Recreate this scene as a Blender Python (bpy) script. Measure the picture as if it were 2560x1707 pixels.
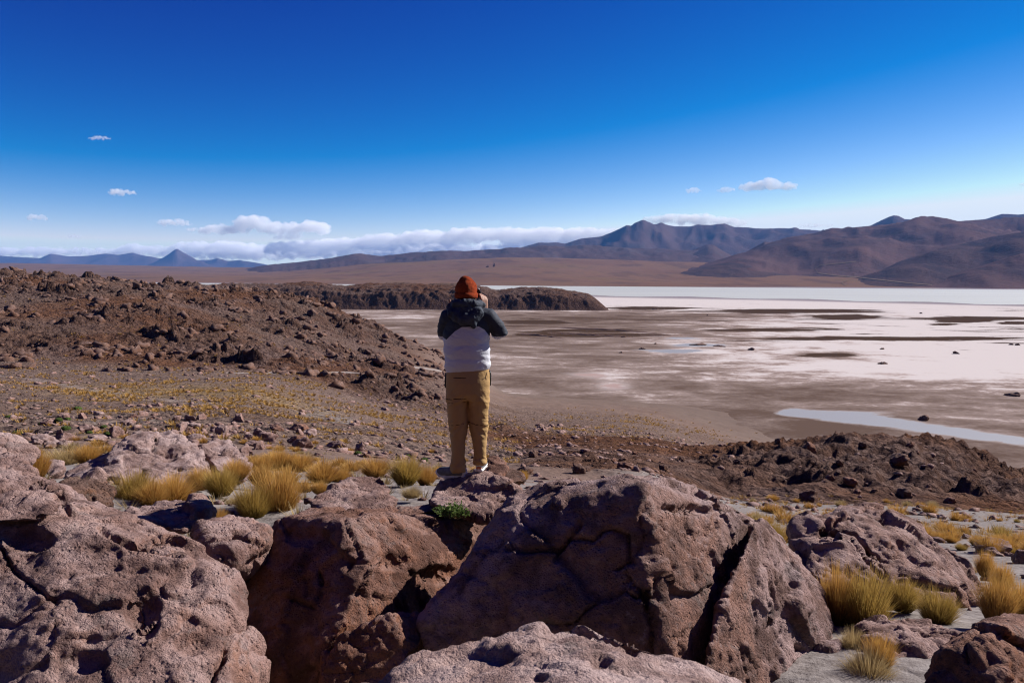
import bpy, bmesh, math, random
import numpy as np
from mathutils import Vector, Matrix

random.seed(7)
for _o in list(bpy.data.objects):
    bpy.data.objects.remove(_o)
scene = bpy.context.scene
COL = scene.collection

# ------------------------------------------------------------------ camera
EYE = np.array([0.0, 0.0, 60.0])           # the dry lake lies at z = 0, the photographer about 60 m above it
FPX = 2560 * 28.0 / 36.0                   # focal length in pixels of the 2560 px wide photograph
PITCH = math.atan(163.5 / FPX)
ROLL = math.radians(0.45)
_F = np.array([0, math.cos(PITCH), -math.sin(PITCH)])
_U0 = np.array([0, math.sin(PITCH), math.cos(PITCH)])
_X = np.array([1.0, 0, 0])
CR = math.cos(ROLL) * _X + math.sin(ROLL) * _U0
CU = -math.sin(ROLL) * _X + math.cos(ROLL) * _U0
cam_data = bpy.data.cameras.new('camera')
cam_data.sensor_width = 36.0
cam_data.lens = 28.0
cam_data.clip_start = 0.05
cam_data.clip_end = 200000.0
cam_data.dof.use_dof = True
cam_data.dof.focus_distance = 7.2
cam_data.dof.aperture_fstop = 8.0
cam = bpy.data.objects.new('camera', cam_data)
COL.objects.link(cam)
_m = Matrix.Identity(4)
for _i in range(3):
    _m[_i][0] = CR[_i]; _m[_i][1] = CU[_i]; _m[_i][2] = -_F[_i]; _m[_i][3] = EYE[_i]
cam.matrix_world = _m
scene.camera = cam

# ------------------------------------------------------------------ sky, sun, exposure
SUN_EL = math.radians(33.0)
SUN_AZ = math.radians(64.0)                # to the right of the view direction (+Y)
world = bpy.data.worlds.new('World')
scene.world = world
world.use_nodes = True
_wn = world.node_tree.nodes; _wl = world.node_tree.links
_wn.clear()
_sky = _wn.new('ShaderNodeTexSky')
_sky.sky_type = 'NISHITA'
_sky.sun_disc = False
_sky.sun_elevation = SUN_EL
_sky.sun_rotation = SUN_AZ
_sky.altitude = 4300.0
_sky.air_density = 1.0
_sky.dust_density = 0.6
_sky.ozone_density = 4.0
EXPOSURE = 0.8
_bg = _wn.new('ShaderNodeBackground')
_bg.inputs['Strength'].default_value = 0.10
_wo = _wn.new('ShaderNodeOutputWorld')
_sp = _wn.new('ShaderNodeSeparateColor'); _cb = _wn.new('ShaderNodeCombineColor')
_wl.new(_sky.outputs[0], _sp.inputs[0])
_kx = 10.0 / 2 ** EXPOSURE
def _wm(op, a, b):                         # the deep, contrasty blue of thin air at 4300 m: a tone curve per channel
    n = _wn.new('ShaderNodeMath'); n.operation = op
    for q, s_ in zip((a, b), n.inputs):
        if isinstance(q, float): s_.default_value = q
        else: _wl.new(q, s_)
    return n.outputs[0]
for _k, (_a, _g, _b, _top) in enumerate(((0.056, 2.4, 0.165, 0.86), (0.0190, 2.34, 0.016, 0.94), (0.0692, 1.31, 0.0, 1.0))):
    _v = _wm('SUBTRACT', _wm('MULTIPLY', _wm('POWER', _sp.outputs[_k], _g), _a), _b)
    _v = _wm('MINIMUM', _wm('MAXIMUM', _v, 0.0), _top)
    _wl.new(_wm('MULTIPLY', _v, _kx), _cb.inputs[_k])
_wl.new(_cb.outputs[0], _bg.inputs[0])
_wl.new(_bg.outputs[0], _wo.inputs[0])

sun_data = bpy.data.lights.new('sun', 'SUN')
sun_data.energy = 5.0
sun_data.angle = math.radians(0.53)
sun_data.color = (1.0, 0.955, 0.90)
sun = bpy.data.objects.new('sun', sun_data)
COL.objects.link(sun)
_sd = Vector((math.sin(SUN_AZ) * math.cos(SUN_EL), math.cos(SUN_AZ) * math.cos(SUN_EL), math.sin(SUN_EL)))
SUNDIR = np.array(_sd)
sun.rotation_euler = _sd.to_track_quat('Z', 'Y').to_euler()
sun.location = (40, 10, 120)

vs = scene.view_settings
vs.view_transform = 'Standard'
vs.look = 'None'
vs.exposure = EXPOSURE
vs.gamma = 1.0
vs.use_curve_mapping = False
cy = scene.cycles
cy.use_denoising = True
cy.max_bounces = 32
cy.diffuse_bounces = 3
cy.glossy_bounces = 2
cy.transmission_bounces = 3
cy.volume_bounces = 30
cy.transparent_max_bounces = 8
cy.filter_width = 1.15
cy.caustics_reflective = False
cy.caustics_refractive = False

# ------------------------------------------------------------------ numbers: pixels, noise
def ray(u, v):
    return _F + CR * ((u - 1280.0) / FPX) + CU * ((853.5 - v) / FPX)

def P(u, v, d):
    """the point of the place seen at photo pixel (u, v), d metres ahead of the camera"""
    r = ray(u, v)
    return EYE + r * (d / r[1])

def _hash(ix, iy, iz, seed):
    h = (ix.astype(np.uint32) * np.uint32(374761393) + iy.astype(np.uint32) * np.uint32(668265263)
         + iz.astype(np.uint32) * np.uint32(2147483647) + np.uint32((seed * 974711 + 12345) & 0xffffffff))
    h = (h ^ (h >> np.uint32(13))) * np.uint32(1274126177)
    h = (h ^ (h >> np.uint32(16))) * np.uint32(2246822519)
    return h ^ (h >> np.uint32(15))

def _grad(h, x, y, z):
    h = h & np.uint32(15)
    a = np.where(h < 8, x, y)
    b = np.where(h < 4, y, np.where((h == 12) | (h == 14), x, z))
    return np.where(h & np.uint32(1), -a, a) + np.where(h & np.uint32(2), -b, b)

def noise3(p, seed=0):
    i = np.floor(p).astype(np.int64)
    f = (p - i).astype(np.float32)
    i = i.astype(np.int32)
    w = f * f * f * (f * (f * 6 - 15) + 10)
    X, Y, Z = i[:, 0], i[:, 1], i[:, 2]
    fx, fy, fz = f[:, 0], f[:, 1], f[:, 2]
    def c(dx, dy, dz):
        return _grad(_hash(X + dx, Y + dy, Z + dz, seed), fx - dx, fy - dy, fz - dz)
    u, v, t = w[:, 0], w[:, 1], w[:, 2]
    x00 = c(0, 0, 0) * (1 - u) + c(1, 0, 0) * u
    x10 = c(0, 1, 0) * (1 - u) + c(1, 1, 0) * u
    x01 = c(0, 0, 1) * (1 - u) + c(1, 0, 1) * u
    x11 = c(0, 1, 1) * (1 - u) + c(1, 1, 1) * u
    return (x00 * (1 - v) + x10 * v) * (1 - t) + (x01 * (1 - v) + x11 * v) * t

def fbm(p, seed=0, octaves=4, lac=2.03, gain=0.5):
    out = np.zeros(len(p), np.float32); a = 1.0; q = p.astype(np.float64).copy()
    for k in range(octaves):
        out += a * noise3(q, seed + k * 17)
        q = q * lac + 13.7; a *= gain
    return out

def ridged(p, seed=0, octaves=4, lac=2.05, gain=0.5):
    out = np.zeros(len(p), np.float32); a = 1.0; q = p.astype(np.float64).copy()
    for k in range(octaves):
        out += a * (1 - 2 * np.abs(noise3(q, seed + k * 29)))
        q = q * lac + 7.3; a *= gain
    return out

def worley(p, seed=0):
    """distance to nearest and second nearest feature point, and a random number of the nearest cell"""
    i = np.floor(p).astype(np.int64); f = p - i; i = i.astype(np.int32)
    f1 = np.full(len(p), 9.0); f2 = np.full(len(p), 9.0); rid = np.zeros(len(p)); off = np.zeros((len(p), 3))
    for dx in (-1, 0, 1):
        for dy in (-1, 0, 1):
            for dz in (-1, 0, 1):
                h = _hash(i[:, 0] + dx, i[:, 1] + dy, i[:, 2] + dz, seed)
                px = dx + (h & np.uint32(1023)) / 1023.0
                py = dy + ((h >> np.uint32(10)) & np.uint32(1023)) / 1023.0
                pz = dz + ((h >> np.uint32(20)) & np.uint32(1023)) / 1023.0
                d = np.sqrt((f[:, 0] - px) ** 2 + (f[:, 1] - py) ** 2 + (f[:, 2] - pz) ** 2)
                m = d < f1
                f2 = np.where(m, f1, np.minimum(f2, d))
                rid = np.where(m, (h & np.uint32(65535)) / 65535.0, rid)
                off[m, 0] = (f[:, 0] - px)[m]; off[m, 1] = (f[:, 1] - py)[m]; off[m, 2] = (f[:, 2] - pz)[m]
                f1 = np.where(m, d, f1)
    return f1, f2, rid, off

def worley2(p, seed=0):
    i = np.floor(p).astype(np.int64); f = p - i; i = i.astype(np.int32)
    f1 = np.full(len(p), 9.0); f2 = np.full(len(p), 9.0); rid = np.zeros(len(p))
    zz = np.zeros(len(p), np.int32); ox = np.zeros(len(p)); oy = np.zeros(len(p))
    for dx in (-1, 0, 1):
        for dy in (-1, 0, 1):
            h = _hash(i[:, 0] + dx, i[:, 1] + dy, zz, seed)
            px = dx + (h & np.uint32(1023)) / 1023.0
            py = dy + ((h >> np.uint32(10)) & np.uint32(1023)) / 1023.0
            d = np.sqrt((f[:, 0] - px) ** 2 + (f[:, 1] - py) ** 2)
            m = d < f1
            f2 = np.where(m, f1, np.minimum(f2, d))
            rid = np.where(m, ((h >> np.uint32(16)) & np.uint32(65535)) / 65535.0, rid)
            ox = np.where(m, f[:, 0] - px, ox); oy = np.where(m, f[:, 1] - py, oy)
            f1 = np.where(m, d, f1)
    return f1, f2, rid, ox, oy

def sstep(a, b, x):
    t = np.clip((x - a) / (b - a), 0, 1)
    return t * t * (3 - 2 * t)

def interp_smooth(x, xp, fp):
    """monotone cubic interpolation (no overshoot) of sorted control points"""
    xp = np.asarray(xp, float); fp = np.asarray(fp, float)
    if len(xp) < 3:
        return np.interp(x, xp, fp)
    h = np.diff(xp); s = np.diff(fp) / h
    m = np.zeros(len(xp))
    m[0], m[-1] = s[0], s[-1]
    for k in range(1, len(xp) - 1):
        if s[k - 1] * s[k] > 0:
            w1, w2 = 2 * h[k] + h[k - 1], h[k] + 2 * h[k - 1]
            m[k] = (w1 + w2) / (w1 / s[k - 1] + w2 / s[k])
    x = np.clip(x, xp[0], xp[-1])
    k = np.clip(np.searchsorted(xp, x) - 1, 0, len(xp) - 2)
    t = (x - xp[k]) / h[k]
    return ((2 * t**3 - 3 * t**2 + 1) * fp[k] + (t**3 - 2 * t**2 + t) * h[k] * m[k]
            + (-2 * t**3 + 3 * t**2) * fp[k + 1] + (t**3 - t**2) * h[k] * m[k + 1])

# ------------------------------------------------------------------ mesh helpers
def mesh_from(name, verts, faces, mat=None, smooth=True):
    me = bpy.data.meshes.new(name)
    verts = np.asarray(verts, np.float32); faces = np.asarray(faces, np.int32)
    n, k = faces.shape
    me.vertices.add(len(verts)); me.vertices.foreach_set('co', verts.ravel())
    me.loops.add(n * k); me.loops.foreach_set('vertex_index', faces.ravel())
    me.polygons.add(n)
    me.polygons.foreach_set('loop_start', np.arange(0, n * k, k, dtype=np.int32))
    me.update(calc_edges=True)
    if smooth:
        me.polygons.foreach_set('use_smooth', np.ones(n, bool))
    if mat: me.materials.append(mat)
    me.validate()
    return me

def fattr(me, name, values):
    a = me.attributes.new(name, 'FLOAT', 'POINT')
    a.data.foreach_set('value', np.asarray(values, np.float32).ravel())

def link(name, me, parent=None, loc=None):
    o = bpy.data.objects.new(name, me)
    COL.objects.link(o)
    if parent is not None: o.parent = parent
    if loc is not None: o.location = loc
    return o

def tag(o, label=None, cat=None, group=None, kind=None):
    if label: o['label'] = label
    if cat: o['category'] = cat
    if group: o['group'] = group
    if kind: o['kind'] = kind
    return o

def grid_faces(nr, nc):
    a = (np.arange(nr - 1)[:, None] * nc + np.arange(nc - 1)[None, :]).ravel()
    return np.stack([a, a + 1, a + nc + 1, a + nc], 1)

def scene_read(me):
    v = np.empty(len(me.vertices) * 3, np.float32); me.vertices.foreach_get('co', v)
    return v.reshape(-1, 3)

# ------------------------------------------------------------------ material helpers
class NT:
    def __init__(s, name):
        s.m = bpy.data.materials.new(name); s.m.use_nodes = True
        s.n = s.m.node_tree.nodes; s.l = s.m.node_tree.links; s.n.clear()
        s.out = s.n.new('ShaderNodeOutputMaterial')
    def node(s, t, **kw):
        n = s.n.new(t)
        for k, v in kw.items(): setattr(n, k, v)
        return n
    def set(s, sock, val):
        if isinstance(val, bpy.types.NodeSocket): s.l.new(val, sock)
        elif isinstance(val, (tuple, list)) and len(val) == 3 and sock.type == 'RGBA': sock.default_value = (*val, 1)
        else: sock.default_value = val
    def coords(s, kind='Object'):
        return s.node('ShaderNodeTexCoord').outputs[kind]
    def mapping(s, vec, scale=(1, 1, 1), loc=(0, 0, 0), rot=(0, 0, 0)):
        n = s.node('ShaderNodeMapping'); s.set(n.inputs['Vector'], vec)
        n.inputs['Scale'].default_value = scale; n.inputs['Location'].default_value = loc; n.inputs['Rotation'].default_value = rot
        return n.outputs[0]
    def noise(s, vec, scale, detail=4, rough=0.55, dist=0.0):
        n = s.node('ShaderNodeTexNoise'); s.set(n.inputs['Vector'], vec)
        n.inputs['Scale'].default_value = scale; n.inputs['Detail'].default_value = detail
        n.inputs['Roughness'].default_value = rough; n.inputs['Distortion'].default_value = dist
        return n.outputs[0]
    def voronoi(s, vec, scale, feature='F1', out='Distance'):
        n = s.node('ShaderNodeTexVoronoi', feature=feature); s.set(n.inputs['Vector'], vec)
        n.inputs['Scale'].default_value = scale
        return n.outputs[out]
    def math(s, op, a, b=None, c=None, clamp=False):
        n = s.node('ShaderNodeMath', operation=op); n.use_clamp = clamp
        s.set(n.inputs[0], a)
        if b is not None: s.set(n.inputs[1], b)
        if c is not None: s.set(n.inputs[2], c)
        return n.outputs[0]
    def rng(s, x, a, b, c=0.0, d=1.0, smooth=True):
        n = s.node('ShaderNodeMapRange'); n.interpolation_type = 'SMOOTHSTEP' if smooth else 'LINEAR'
        s.set(n.inputs[0], x)
        for k, v in zip((1, 2, 3, 4), (a, b, c, d)): s.set(n.inputs[k], v)
        return n.outputs[0]
    def mix(s, fac, a, b, blend='MIX'):
        n = s.node('ShaderNodeMix', data_type='RGBA', blend_type=blend)
        s.set(n.inputs[0], fac); s.set(n.inputs[6], a); s.set(n.inputs[7], b)
        return n.outputs[2]
    def ramp(s, fac, stops):
        n = s.node('ShaderNodeValToRGB'); s.set(n.inputs[0], fac)
        e = n.color_ramp.elements
        while len(e) < len(stops): e.new(0.5)
        for k, (p, c) in enumerate(stops): e[k].position = p; e[k].color = (*c, 1)
        return n.outputs[0]
    def attr(s, name, out='Fac'):
        n = s.node('ShaderNodeAttribute', attribute_name=name)
        return n.outputs[out]
    def bump(s, h, dist, strength=1.0, normal=None):
        n = s.node('ShaderNodeBump'); s.set(n.inputs['Height'], h)
        n.inputs['Distance'].default_value = dist; n.inputs['Strength'].default_value = strength
        if normal is not None: s.set(n.inputs['Normal'], normal)
        return n.outputs[0]
    def bsdf(s, col, rough=0.9, normal=None, spec=0.2, **kw):
        n = s.node('ShaderNodeBsdfPrincipled')
        s.set(n.inputs['Base Color'], col); s.set(n.inputs['Roughness'], rough)
        n.inputs['Specular IOR Level'].default_value = spec
        if normal is not None: s.set(n.inputs['Normal'], normal)
        for k, v in kw.items(): s.set(n.inputs[k], v)
        return n.outputs[0]
    def done(s, sh):
        s.l.new(sh, s.out.inputs['Surface']); return s.m

# ------------------------------------------------------------------ materials of the land
def mat_ground():
    s = NT('desert_ground')
    c = s.coords('Object')
    sand, grass, crag, track = (s.attr(a) for a in ('sand', 'grass', 'crag', 'track'))
    geo = s.node('ShaderNodeNewGeometry')
    sep = s.node('ShaderNodeSeparateXYZ'); s.l.new(geo.outputs['Normal'], sep.inputs[0])
    steep = s.rng(sep.outputs[2], 0.80, 0.97, 1.0, 0.0)
    nbig = s.noise(c, 0.02, 5, 0.6)
    nmid = s.noise(c, 0.35, 5, 0.6)
    nfine = s.noise(c, 9.0, 5, 0.65)
    soil = s.ramp(nbig, [(0.3, (0.150, 0.096, 0.076)), (0.55, (0.198, 0.138, 0.114)), (0.75, (0.128, 0.077, 0.053))])
    soil = s.mix(s.rng(nmid, 0.42, 0.62, 0.0, 0.55), soil, (0.115, 0.083, 0.072))
    rust = s.mix(s.rng(s.noise(c, 0.013, 4, 0.6), 0.42, 0.6), soil, (0.150, 0.064, 0.030))
    hillc = s.mix(0.35, rust, (0.090, 0.052, 0.042))
    hillc = s.mix(s.rng(s.noise(c, 0.022, 5, 0.6), 0.48, 0.62), hillc, (0.150, 0.098, 0.084))
    soil = s.mix(s.rng(crag, 0.0, 0.35), soil, hillc)
    rock = s.ramp(nmid, [(0.25, (0.050, 0.028, 0.021)), (0.5, (0.098, 0.055, 0.042)), (0.75, (0.150, 0.094, 0.077))])
    col = s.mix(s.math('MULTIPLY', steep, s.rng(crag, 0.05, 0.5)), soil, rock)
    sandc = s.ramp(nfine, [(0.3, (0.185, 0.160, 0.150)), (0.7, (0.265, 0.235, 0.222))])
    sf = s.rng(s.math('ADD', sand, s.math('MULTIPLY', s.math('SUBTRACT', nmid, 0.5), 0.7)), 0.35, 0.65)
    col = s.mix(sf, col, sandc)
    gf = s.rng(s.math('ADD', grass, s.math('MULTIPLY', s.math('SUBTRACT', s.noise(c, 0.9, 5, 0.7), 0.5), 1.6)), 0.55, 0.95, 0.0, 0.6)
    col = s.mix(gf, col, (0.30, 0.20, 0.075))
    col = s.mix(s.math('MULTIPLY', track, s.rng(nmid, 0.2, 0.5, 0.5, 1.0)), col, (0.30, 0.255, 0.235))
    col = s.mix(s.rng(nfine, 0.3, 0.7, 0.25, 0.0), col, (0.08, 0.06, 0.05))
    col = s.mix(s.attr('shore'), col, (0.160, 0.117, 0.098))
    stony = s.attr('stony')
    wc = s.node('ShaderNodeVectorMath', operation='ADD')                       # warped so that the stones are not round
    s.l.new(c, wc.inputs[0])
    wn = s.node('ShaderNodeTexNoise'); s.l.new(c, wn.inputs['Vector']); wn.inputs['Scale'].default_value = 0.8; wn.inputs['Detail'].default_value = 4
    wm = s.node('ShaderNodeVectorMath', operation='SCALE'); s.l.new(wn.outputs['Color'], wm.inputs[0]); wm.inputs['Scale'].default_value = 1.6
    s.l.new(wm.outputs[0], wc.inputs[1]); w = wc.outputs[0]
    v1, v2, v3 = s.voronoi(w, 0.34), s.voronoi(w, 0.95), s.voronoi(w, 2.6)
    sp = s.math('MULTIPLY', s.rng(s.noise(w, 0.55, 5, 0.75), 0.46, 0.60), stony)
    col = s.mix(s.math('MULTIPLY', sp, 0.72), col, (0.040, 0.023, 0.020))
    sp2 = s.math('MULTIPLY', s.rng(s.noise(w, 1.9, 4, 0.75), 0.52, 0.66), s.rng(stony, 0.0, 0.4, 0.25, 0.8))
    col = s.mix(sp2, col, (0.062, 0.039, 0.034))
    h = s.math('ADD', s.math('MULTIPLY', s.rng(v1, 0.0, 0.8, 1.1, 0.0), stony), s.math('MULTIPLY', s.rng(v2, 0.0, 0.8, 0.5, 0.0), s.rng(stony, 0.0, 0.6, 0.0, 1.0)))
    h = s.math('ADD', h, s.math('MULTIPLY', s.rng(v3, 0.0, 0.7, 0.16, 0.0), s.rng(stony, 0.0, 0.4, 0.15, 1.0)))
    h = s.math('ADD', h, s.math('MULTIPLY', s.math('MULTIPLY', s.noise(c, 0.6, 7, 0.72), 1.3), stony))
    h = s.math('ADD', h, s.math('ADD', s.math('MULTIPLY', s.noise(c, 3.0, 6, 0.7), 0.06), s.math('MULTIPLY', s.noise(c, 40.0, 3, 0.6), 0.005)))
    return s.done(s.bsdf(col, 0.95, s.bump(h, 1.0, 0.85), 0.0))

def mat_far(name, stops, scale=0.0012, dark=(0.05, 0.04, 0.042), darkamt=0.7, rough_bump=18.0):
    s = NT(name)
    c = s.coords('Object')
    n1 = s.noise(c, scale, 6, 0.6, 0.4)
    n2 = s.noise(s.mapping(c, (1, 0.35, 1)), scale * 3.1, 5, 0.6)
    col = s.ramp(n1, stops)
    col = s.mix(s.rng(n2, 0.5, 0.64, 0.0, darkamt), col, dark)
    n3 = s.noise(c, scale * 16, 6, 0.65)
    col = s.mix(s.rng(n3, 0.35, 0.7, 0.0, 0.35), col, (0.08, 0.058, 0.05))
    return s.done(s.bsdf(col, 0.95, s.bump(n3, rough_bump, 0.8), 0.0))

def mat_salt():
    s = NT('salt_crust')
    c = s.coords('Object')
    mud, wet, dark, water, pink = (s.attr(a) for a in ('mud', 'wet', 'dark', 'water', 'pink'))
    n1 = s.noise(c, 0.010, 8, 0.68, 0.6)
    n2 = s.noise(s.mapping(c, (0.6, 1, 1)), 0.040, 8, 0.70, 0.5)
    n3 = s.noise(c, 0.35, 5, 0.7)
    n4 = s.noise(s.mapping(c, (0.30, 1, 1), loc=(300, 0, 0)), 0.013, 6, 0.66, 1.2)
    v = s.math('ADD', mud, s.math('MULTIPLY', s.math('SUBTRACT', n1, 0.5), 1.5))
    v = s.math('ADD', v, s.math('MULTIPLY', s.math('SUBTRACT', n2, 0.5), 1.6))
    v = s.math('ADD', v, s.math('MULTIPLY', s.math('SUBTRACT', n3, 0.5), 0.5))
    col = s.ramp(v, [(0.22, (0.53, 0.47, 0.445)), (0.36, (0.40, 0.325, 0.297)), (0.47, (0.255, 0.193, 0.168)), (0.66, (0.175, 0.128, 0.108)), (0.95, (0.105, 0.070, 0.055))])
    dk = s.rng(s.math('ADD', s.math('MULTIPLY', dark, 1.35), s.math('MULTIPLY', s.math('SUBTRACT', n4, 0.5), 1.7)), 0.36, 0.45)
    col = s.mix(dk, col, (0.058, 0.036, 0.026))
    col = s.mix(wet, col, (0.20, 0.17, 0.185))
    w = s.math('ADD', water, s.math('MULTIPLY', s.math('SUBTRACT', n2, 0.5), 1.7))
    w = s.math('ADD', w, s.math('MULTIPLY', s.math('SUBTRACT', n3, 0.5), 0.3))
    w = s.math('MULTIPLY', w, s.rng(water, 0.02, 0.15))
    rim = s.rng(w, 0.22, 0.45)
    col = s.mix(s.math('MULTIPLY', rim, 0.35), col, (0.46, 0.40, 0.38))
    wf = s.rng(w, 0.42, 0.60)
    col = s.mix(wf, col, s.mix(pink, (0.25, 0.245, 0.255), (0.36, 0.24, 0.195)))
    rough = s.rng(wf, 0.0, 1.0, 0.9, 0.6)
    return s.done(s.bsdf(col, rough, s.bump(n3, 0.15, 0.4), 0.5, **{'Specular IOR Level': s.math('MULTIPLY', wf, 0.3)}))

def mat_water(name, col, rough=0.25, scale=0.02):
    s = NT(name)
    c = s.coords('Object')
    n = s.noise(s.mapping(c, (0.2, 1, 1)), scale, 5, 0.6)
    cc = s.mix(s.rng(n, 0.35, 0.65, 0.0, 0.5), col, tuple(x * 0.82 for x in col))
    return s.done(s.bsdf(cc, rough, None, 0.35))

M_GROUND = mat_ground()
M_PLAIN = mat_far('plain_soil', [(0.3, (0.135, 0.074, 0.050)), (0.5, (0.165, 0.092, 0.062)), (0.7, (0.145, 0.090, 0.048))], 0.0009, (0.085, 0.052, 0.043), 0.6, 6.0)
M_HILL = mat_far('hill_soil', [(0.3, (0.070, 0.043, 0.045)), (0.5, (0.108, 0.061, 0.056)), (0.7, (0.078, 0.049, 0.050))], 0.0008, (0.042, 0.029, 0.034), 0.65)
M_HILL_SHADE_LAVA = mat_far('hill_shade_and_lava', [(0.3, (0.052, 0.034, 0.036)), (0.5, (0.078, 0.047, 0.045)), (0.7, (0.060, 0.039, 0.039))], 0.0014, (0.036, 0.026, 0.031), 0.7)  # spur's cloud and slope shade put into a darker colour; lava shares it
M_MOUNT = mat_far('mountain_soil', [(0.3, (0.060, 0.039, 0.041)), (0.5, (0.080, 0.048, 0.047)), (0.7, (0.064, 0.044, 0.044))], 0.0007, (0.07, 0.055, 0.058), 0.6, 30.0)
M_SALT = mat_salt()
M_LAKE = mat_water('milky_lake_water', (0.47, 0.46, 0.40), 0.5, 0.004)

# ------------------------------------------------------------------ the near land: hillside, slopes, left hill
def vz(d, z):                       # photo row of a point z metres above the eye level, d metres ahead
    return ('z', z)
TAB = {
    -900: [(1.5, -1.9), (3, -2.9), (6, -2.4), (12, -2.8), (40, -8), (120, -16), (250, -8), (450, 6), (650, 4), (1000, -40), (1300, -62)],
    0:    [(1.5, -1.9), (3, -2.9), (4.5, -2.8), (6, -2.2), 8, 1205, 10.5, 1182, 13, 1165, 30, 1112, 70, 1048, 130, 972, 185, 925, 215, 890, 270, 795, 350, 716, 440, 686, (560, -8), (800, -35), (1200, -62)],
    300:  [(1.5, -1.9), (3, -2.9), (4.5, -2.9), (6, -2.4), 8, 1240, 10.5, 1205, 13, 1178, 30, 1110, 70, 1048, 130, 980, 185, 935, 215, 905, 270, 815, 350, 730, 430, 708, (560, -10), (800, -40), (1100, -62)],
    600:  [(1.5, -1.9), (3, -2.9), (4.5, -3.0), (6, -2.6), 8, 1275, 10, 1228, 13, 1190, 20, 1155, 45, 1100, 90, 1020, 140, 965, 200, 930, 265, 865, 340, 790, 430, 727, (540, -16), (700, -45), (900, -62)],
    760:  [(1.5, -1.9), (3, -2.9), (4.5, -3.1), (6, -2.7), 8, 1275, 10, 1230, 13, 1195, 20, 1165, 45, 1115, 90, 1045, 150, 985, 200, 945, 270, 892, 350, 825, 445, 752, (560, -26), (700, -50), (850, -62)],
    920:  [(1.5, -1.9), (3, -2.9), (4.5, -3.1), (6, -2.7), 8.5, 1262, 12.5, 1200, 20, 1176, 45, 1130, 90, 1070, 150, 1018, 190, 995, 225, 945, 280, 918, 370, 872, 450, 812, (560, -42), (680, -62)],
    1090: [(1.5, -1.9), (3, -2.9), (4.5, -3.1), (6, -2.7), 8.5, 1260, 12.5, 1202, 20, 1182, 45, 1142, 90, 1095, 150, 1050, 200, 1020, 240, 968, 300, 938, 380, 912, 460, 880, (540, -56), (640, -62)],
    1280: [(1.5, -1.9), (3, -2.9), (4.5, -3.1), (6, -2.8), 8.5, 1265, 12.5, 1212, 25, 1186, 60, 1140, 120, 1092, 200, 1048, 300, 1008, (410, -60.4), (700, -66)],
    1600: [(1.5, -1.9), (3, -2.9), (4.5, -3.1), (6, -2.9), (8, -2.9), (14, -4.0), 30, 1195, 60, 1150, 100, 1112, 170, 1085, 280, 1042, (385, -60.4), (700, -66)],
    1850: [(1.5, -1.9), (3, -2.8), (4.5, -2.8), 5.6, 1600, 7.3, 1480, 9, 1400, 14, 1320, 24, 1275, 42, 1252, 60, 1205, 82, 1160, 120, 1122, (200, -44), (300, -58.5), (360, -60.6), (700, -66)],
    2100: [(1.5, -1.9), (3, -2.6), (4.2, -2.45), 5.6, 1610, 7.3, 1515, 9, 1440, 14, 1345, 24, 1292, 42, 1264, 58, 1200, 82, 1118, 120, 1108, (190, -46), (262, -60), (330, -62), (700, -66)],
    2330: [(1.5, -1.9), (3, -2.6), (4.2, -2.45), 5.6, 1610, 7.3, 1520, 9, 1450, 14, 1358, 24, 1300, 44, 1270, 62, 1208, 86, 1122, 110, 1116, (180, -46), (245, -60), (300, -62), (700, -66)],
    2560: [(1.5, -1.9), (3, -2.6), (4.2, -2.45), 5.6, 1615, 7.3, 1525, 9, 1455, 14, 1365, 24, 1308, 48, 1282, 70, 1240, 95, 1185, (140, -39), (215, -60.2), (300, -62), (700, -66)],
    3500: [(1.5, -1.9), (5, -2.6), (25, -7.5), (95, -25), (160, -48), (215, -61), (700, -66)],
}
US = sorted(TAB)
DMIN, DMAX = 1.5, 1300.0
LD = np.concatenate([np.linspace(math.log(a), math.log(b), n, endpoint=False) for a, b, n in ((DMIN, 30, 110), (30, 180, 205), (180, 480, 265), (480, DMAX, 45))] + [[math.log(DMAX)]])
NROW = len(LD)
DS = np.exp(LD)
colz = []
for u in US:
    ent = TAB[u]; ds = []; zs = []; k = 0
    while k < len(ent):
        if isinstance(ent[k], tuple): ds.append(ent[k][0]); zs.append(ent[k][1]); k += 1
        else:
            ds.append(ent[k]); zs.append(P(u, ent[k + 1], ent[k])[2] - EYE[2]); k += 2
    ang = np.array(zs) / np.array(ds)
    if ds[-1] < DMAX: ds.append(DMAX); ang = np.append(ang, zs[-1] / DMAX)
    colz.append(interp_smooth(LD, np.log(ds), ang) * DS)
colz = np.array(colz)                                    # (ncontrol, nrow), heights relative to the eye
TS = np.concatenate([np.linspace(-2.5, -0.74, 24)[:-1], np.linspace(-0.73, 0.73, 690), np.linspace(0.74, 2.5, 24)[1:]])
UTS = TS * FPX + 1280
Z = np.empty((NROW, len(TS)))
for r in range(NROW):
    Z[r] = interp_smooth(UTS, US, colz[:, r])
GX = DS[:, None] * TS[None, :]; GY = np.repeat(DS[:, None], len(TS), 1)
UU = np.repeat(UTS[None, :], NROW, 0); DD = GY; LL = np.log(DD)
p2 = np.stack([GX.ravel(), GY.ravel(), np.zeros(GX.size)], 1)
def blob(u, d, su, sl):                                   # a soft patch of the land round column u, distance d
    return np.exp(-((UU - u) / su) ** 2 - ((LL - math.log(d)) / sl) ** 2)
crag = np.clip(1.25 * sstep(190, 250, DD) * sstep(1150, 850, UU + 0 * DD) * sstep(900, 600, DD)
               + 1.0 * sstep(1650, 1850, UU) * sstep(46, 56, DD) * sstep(125, 88, DD)
               + 0.8 * blob(1000, 205, 150, 0.12) + 0.35 * blob(1400, 120, 260, 0.25) + 0.5 * blob(1250, 150, 60, 0.2), 0, 1)
patch = sstep(-0.28, 0.25, fbm(p2 / np.array([46.0, 46.0, 1]), 3, 3)).reshape(Z.shape)
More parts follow.
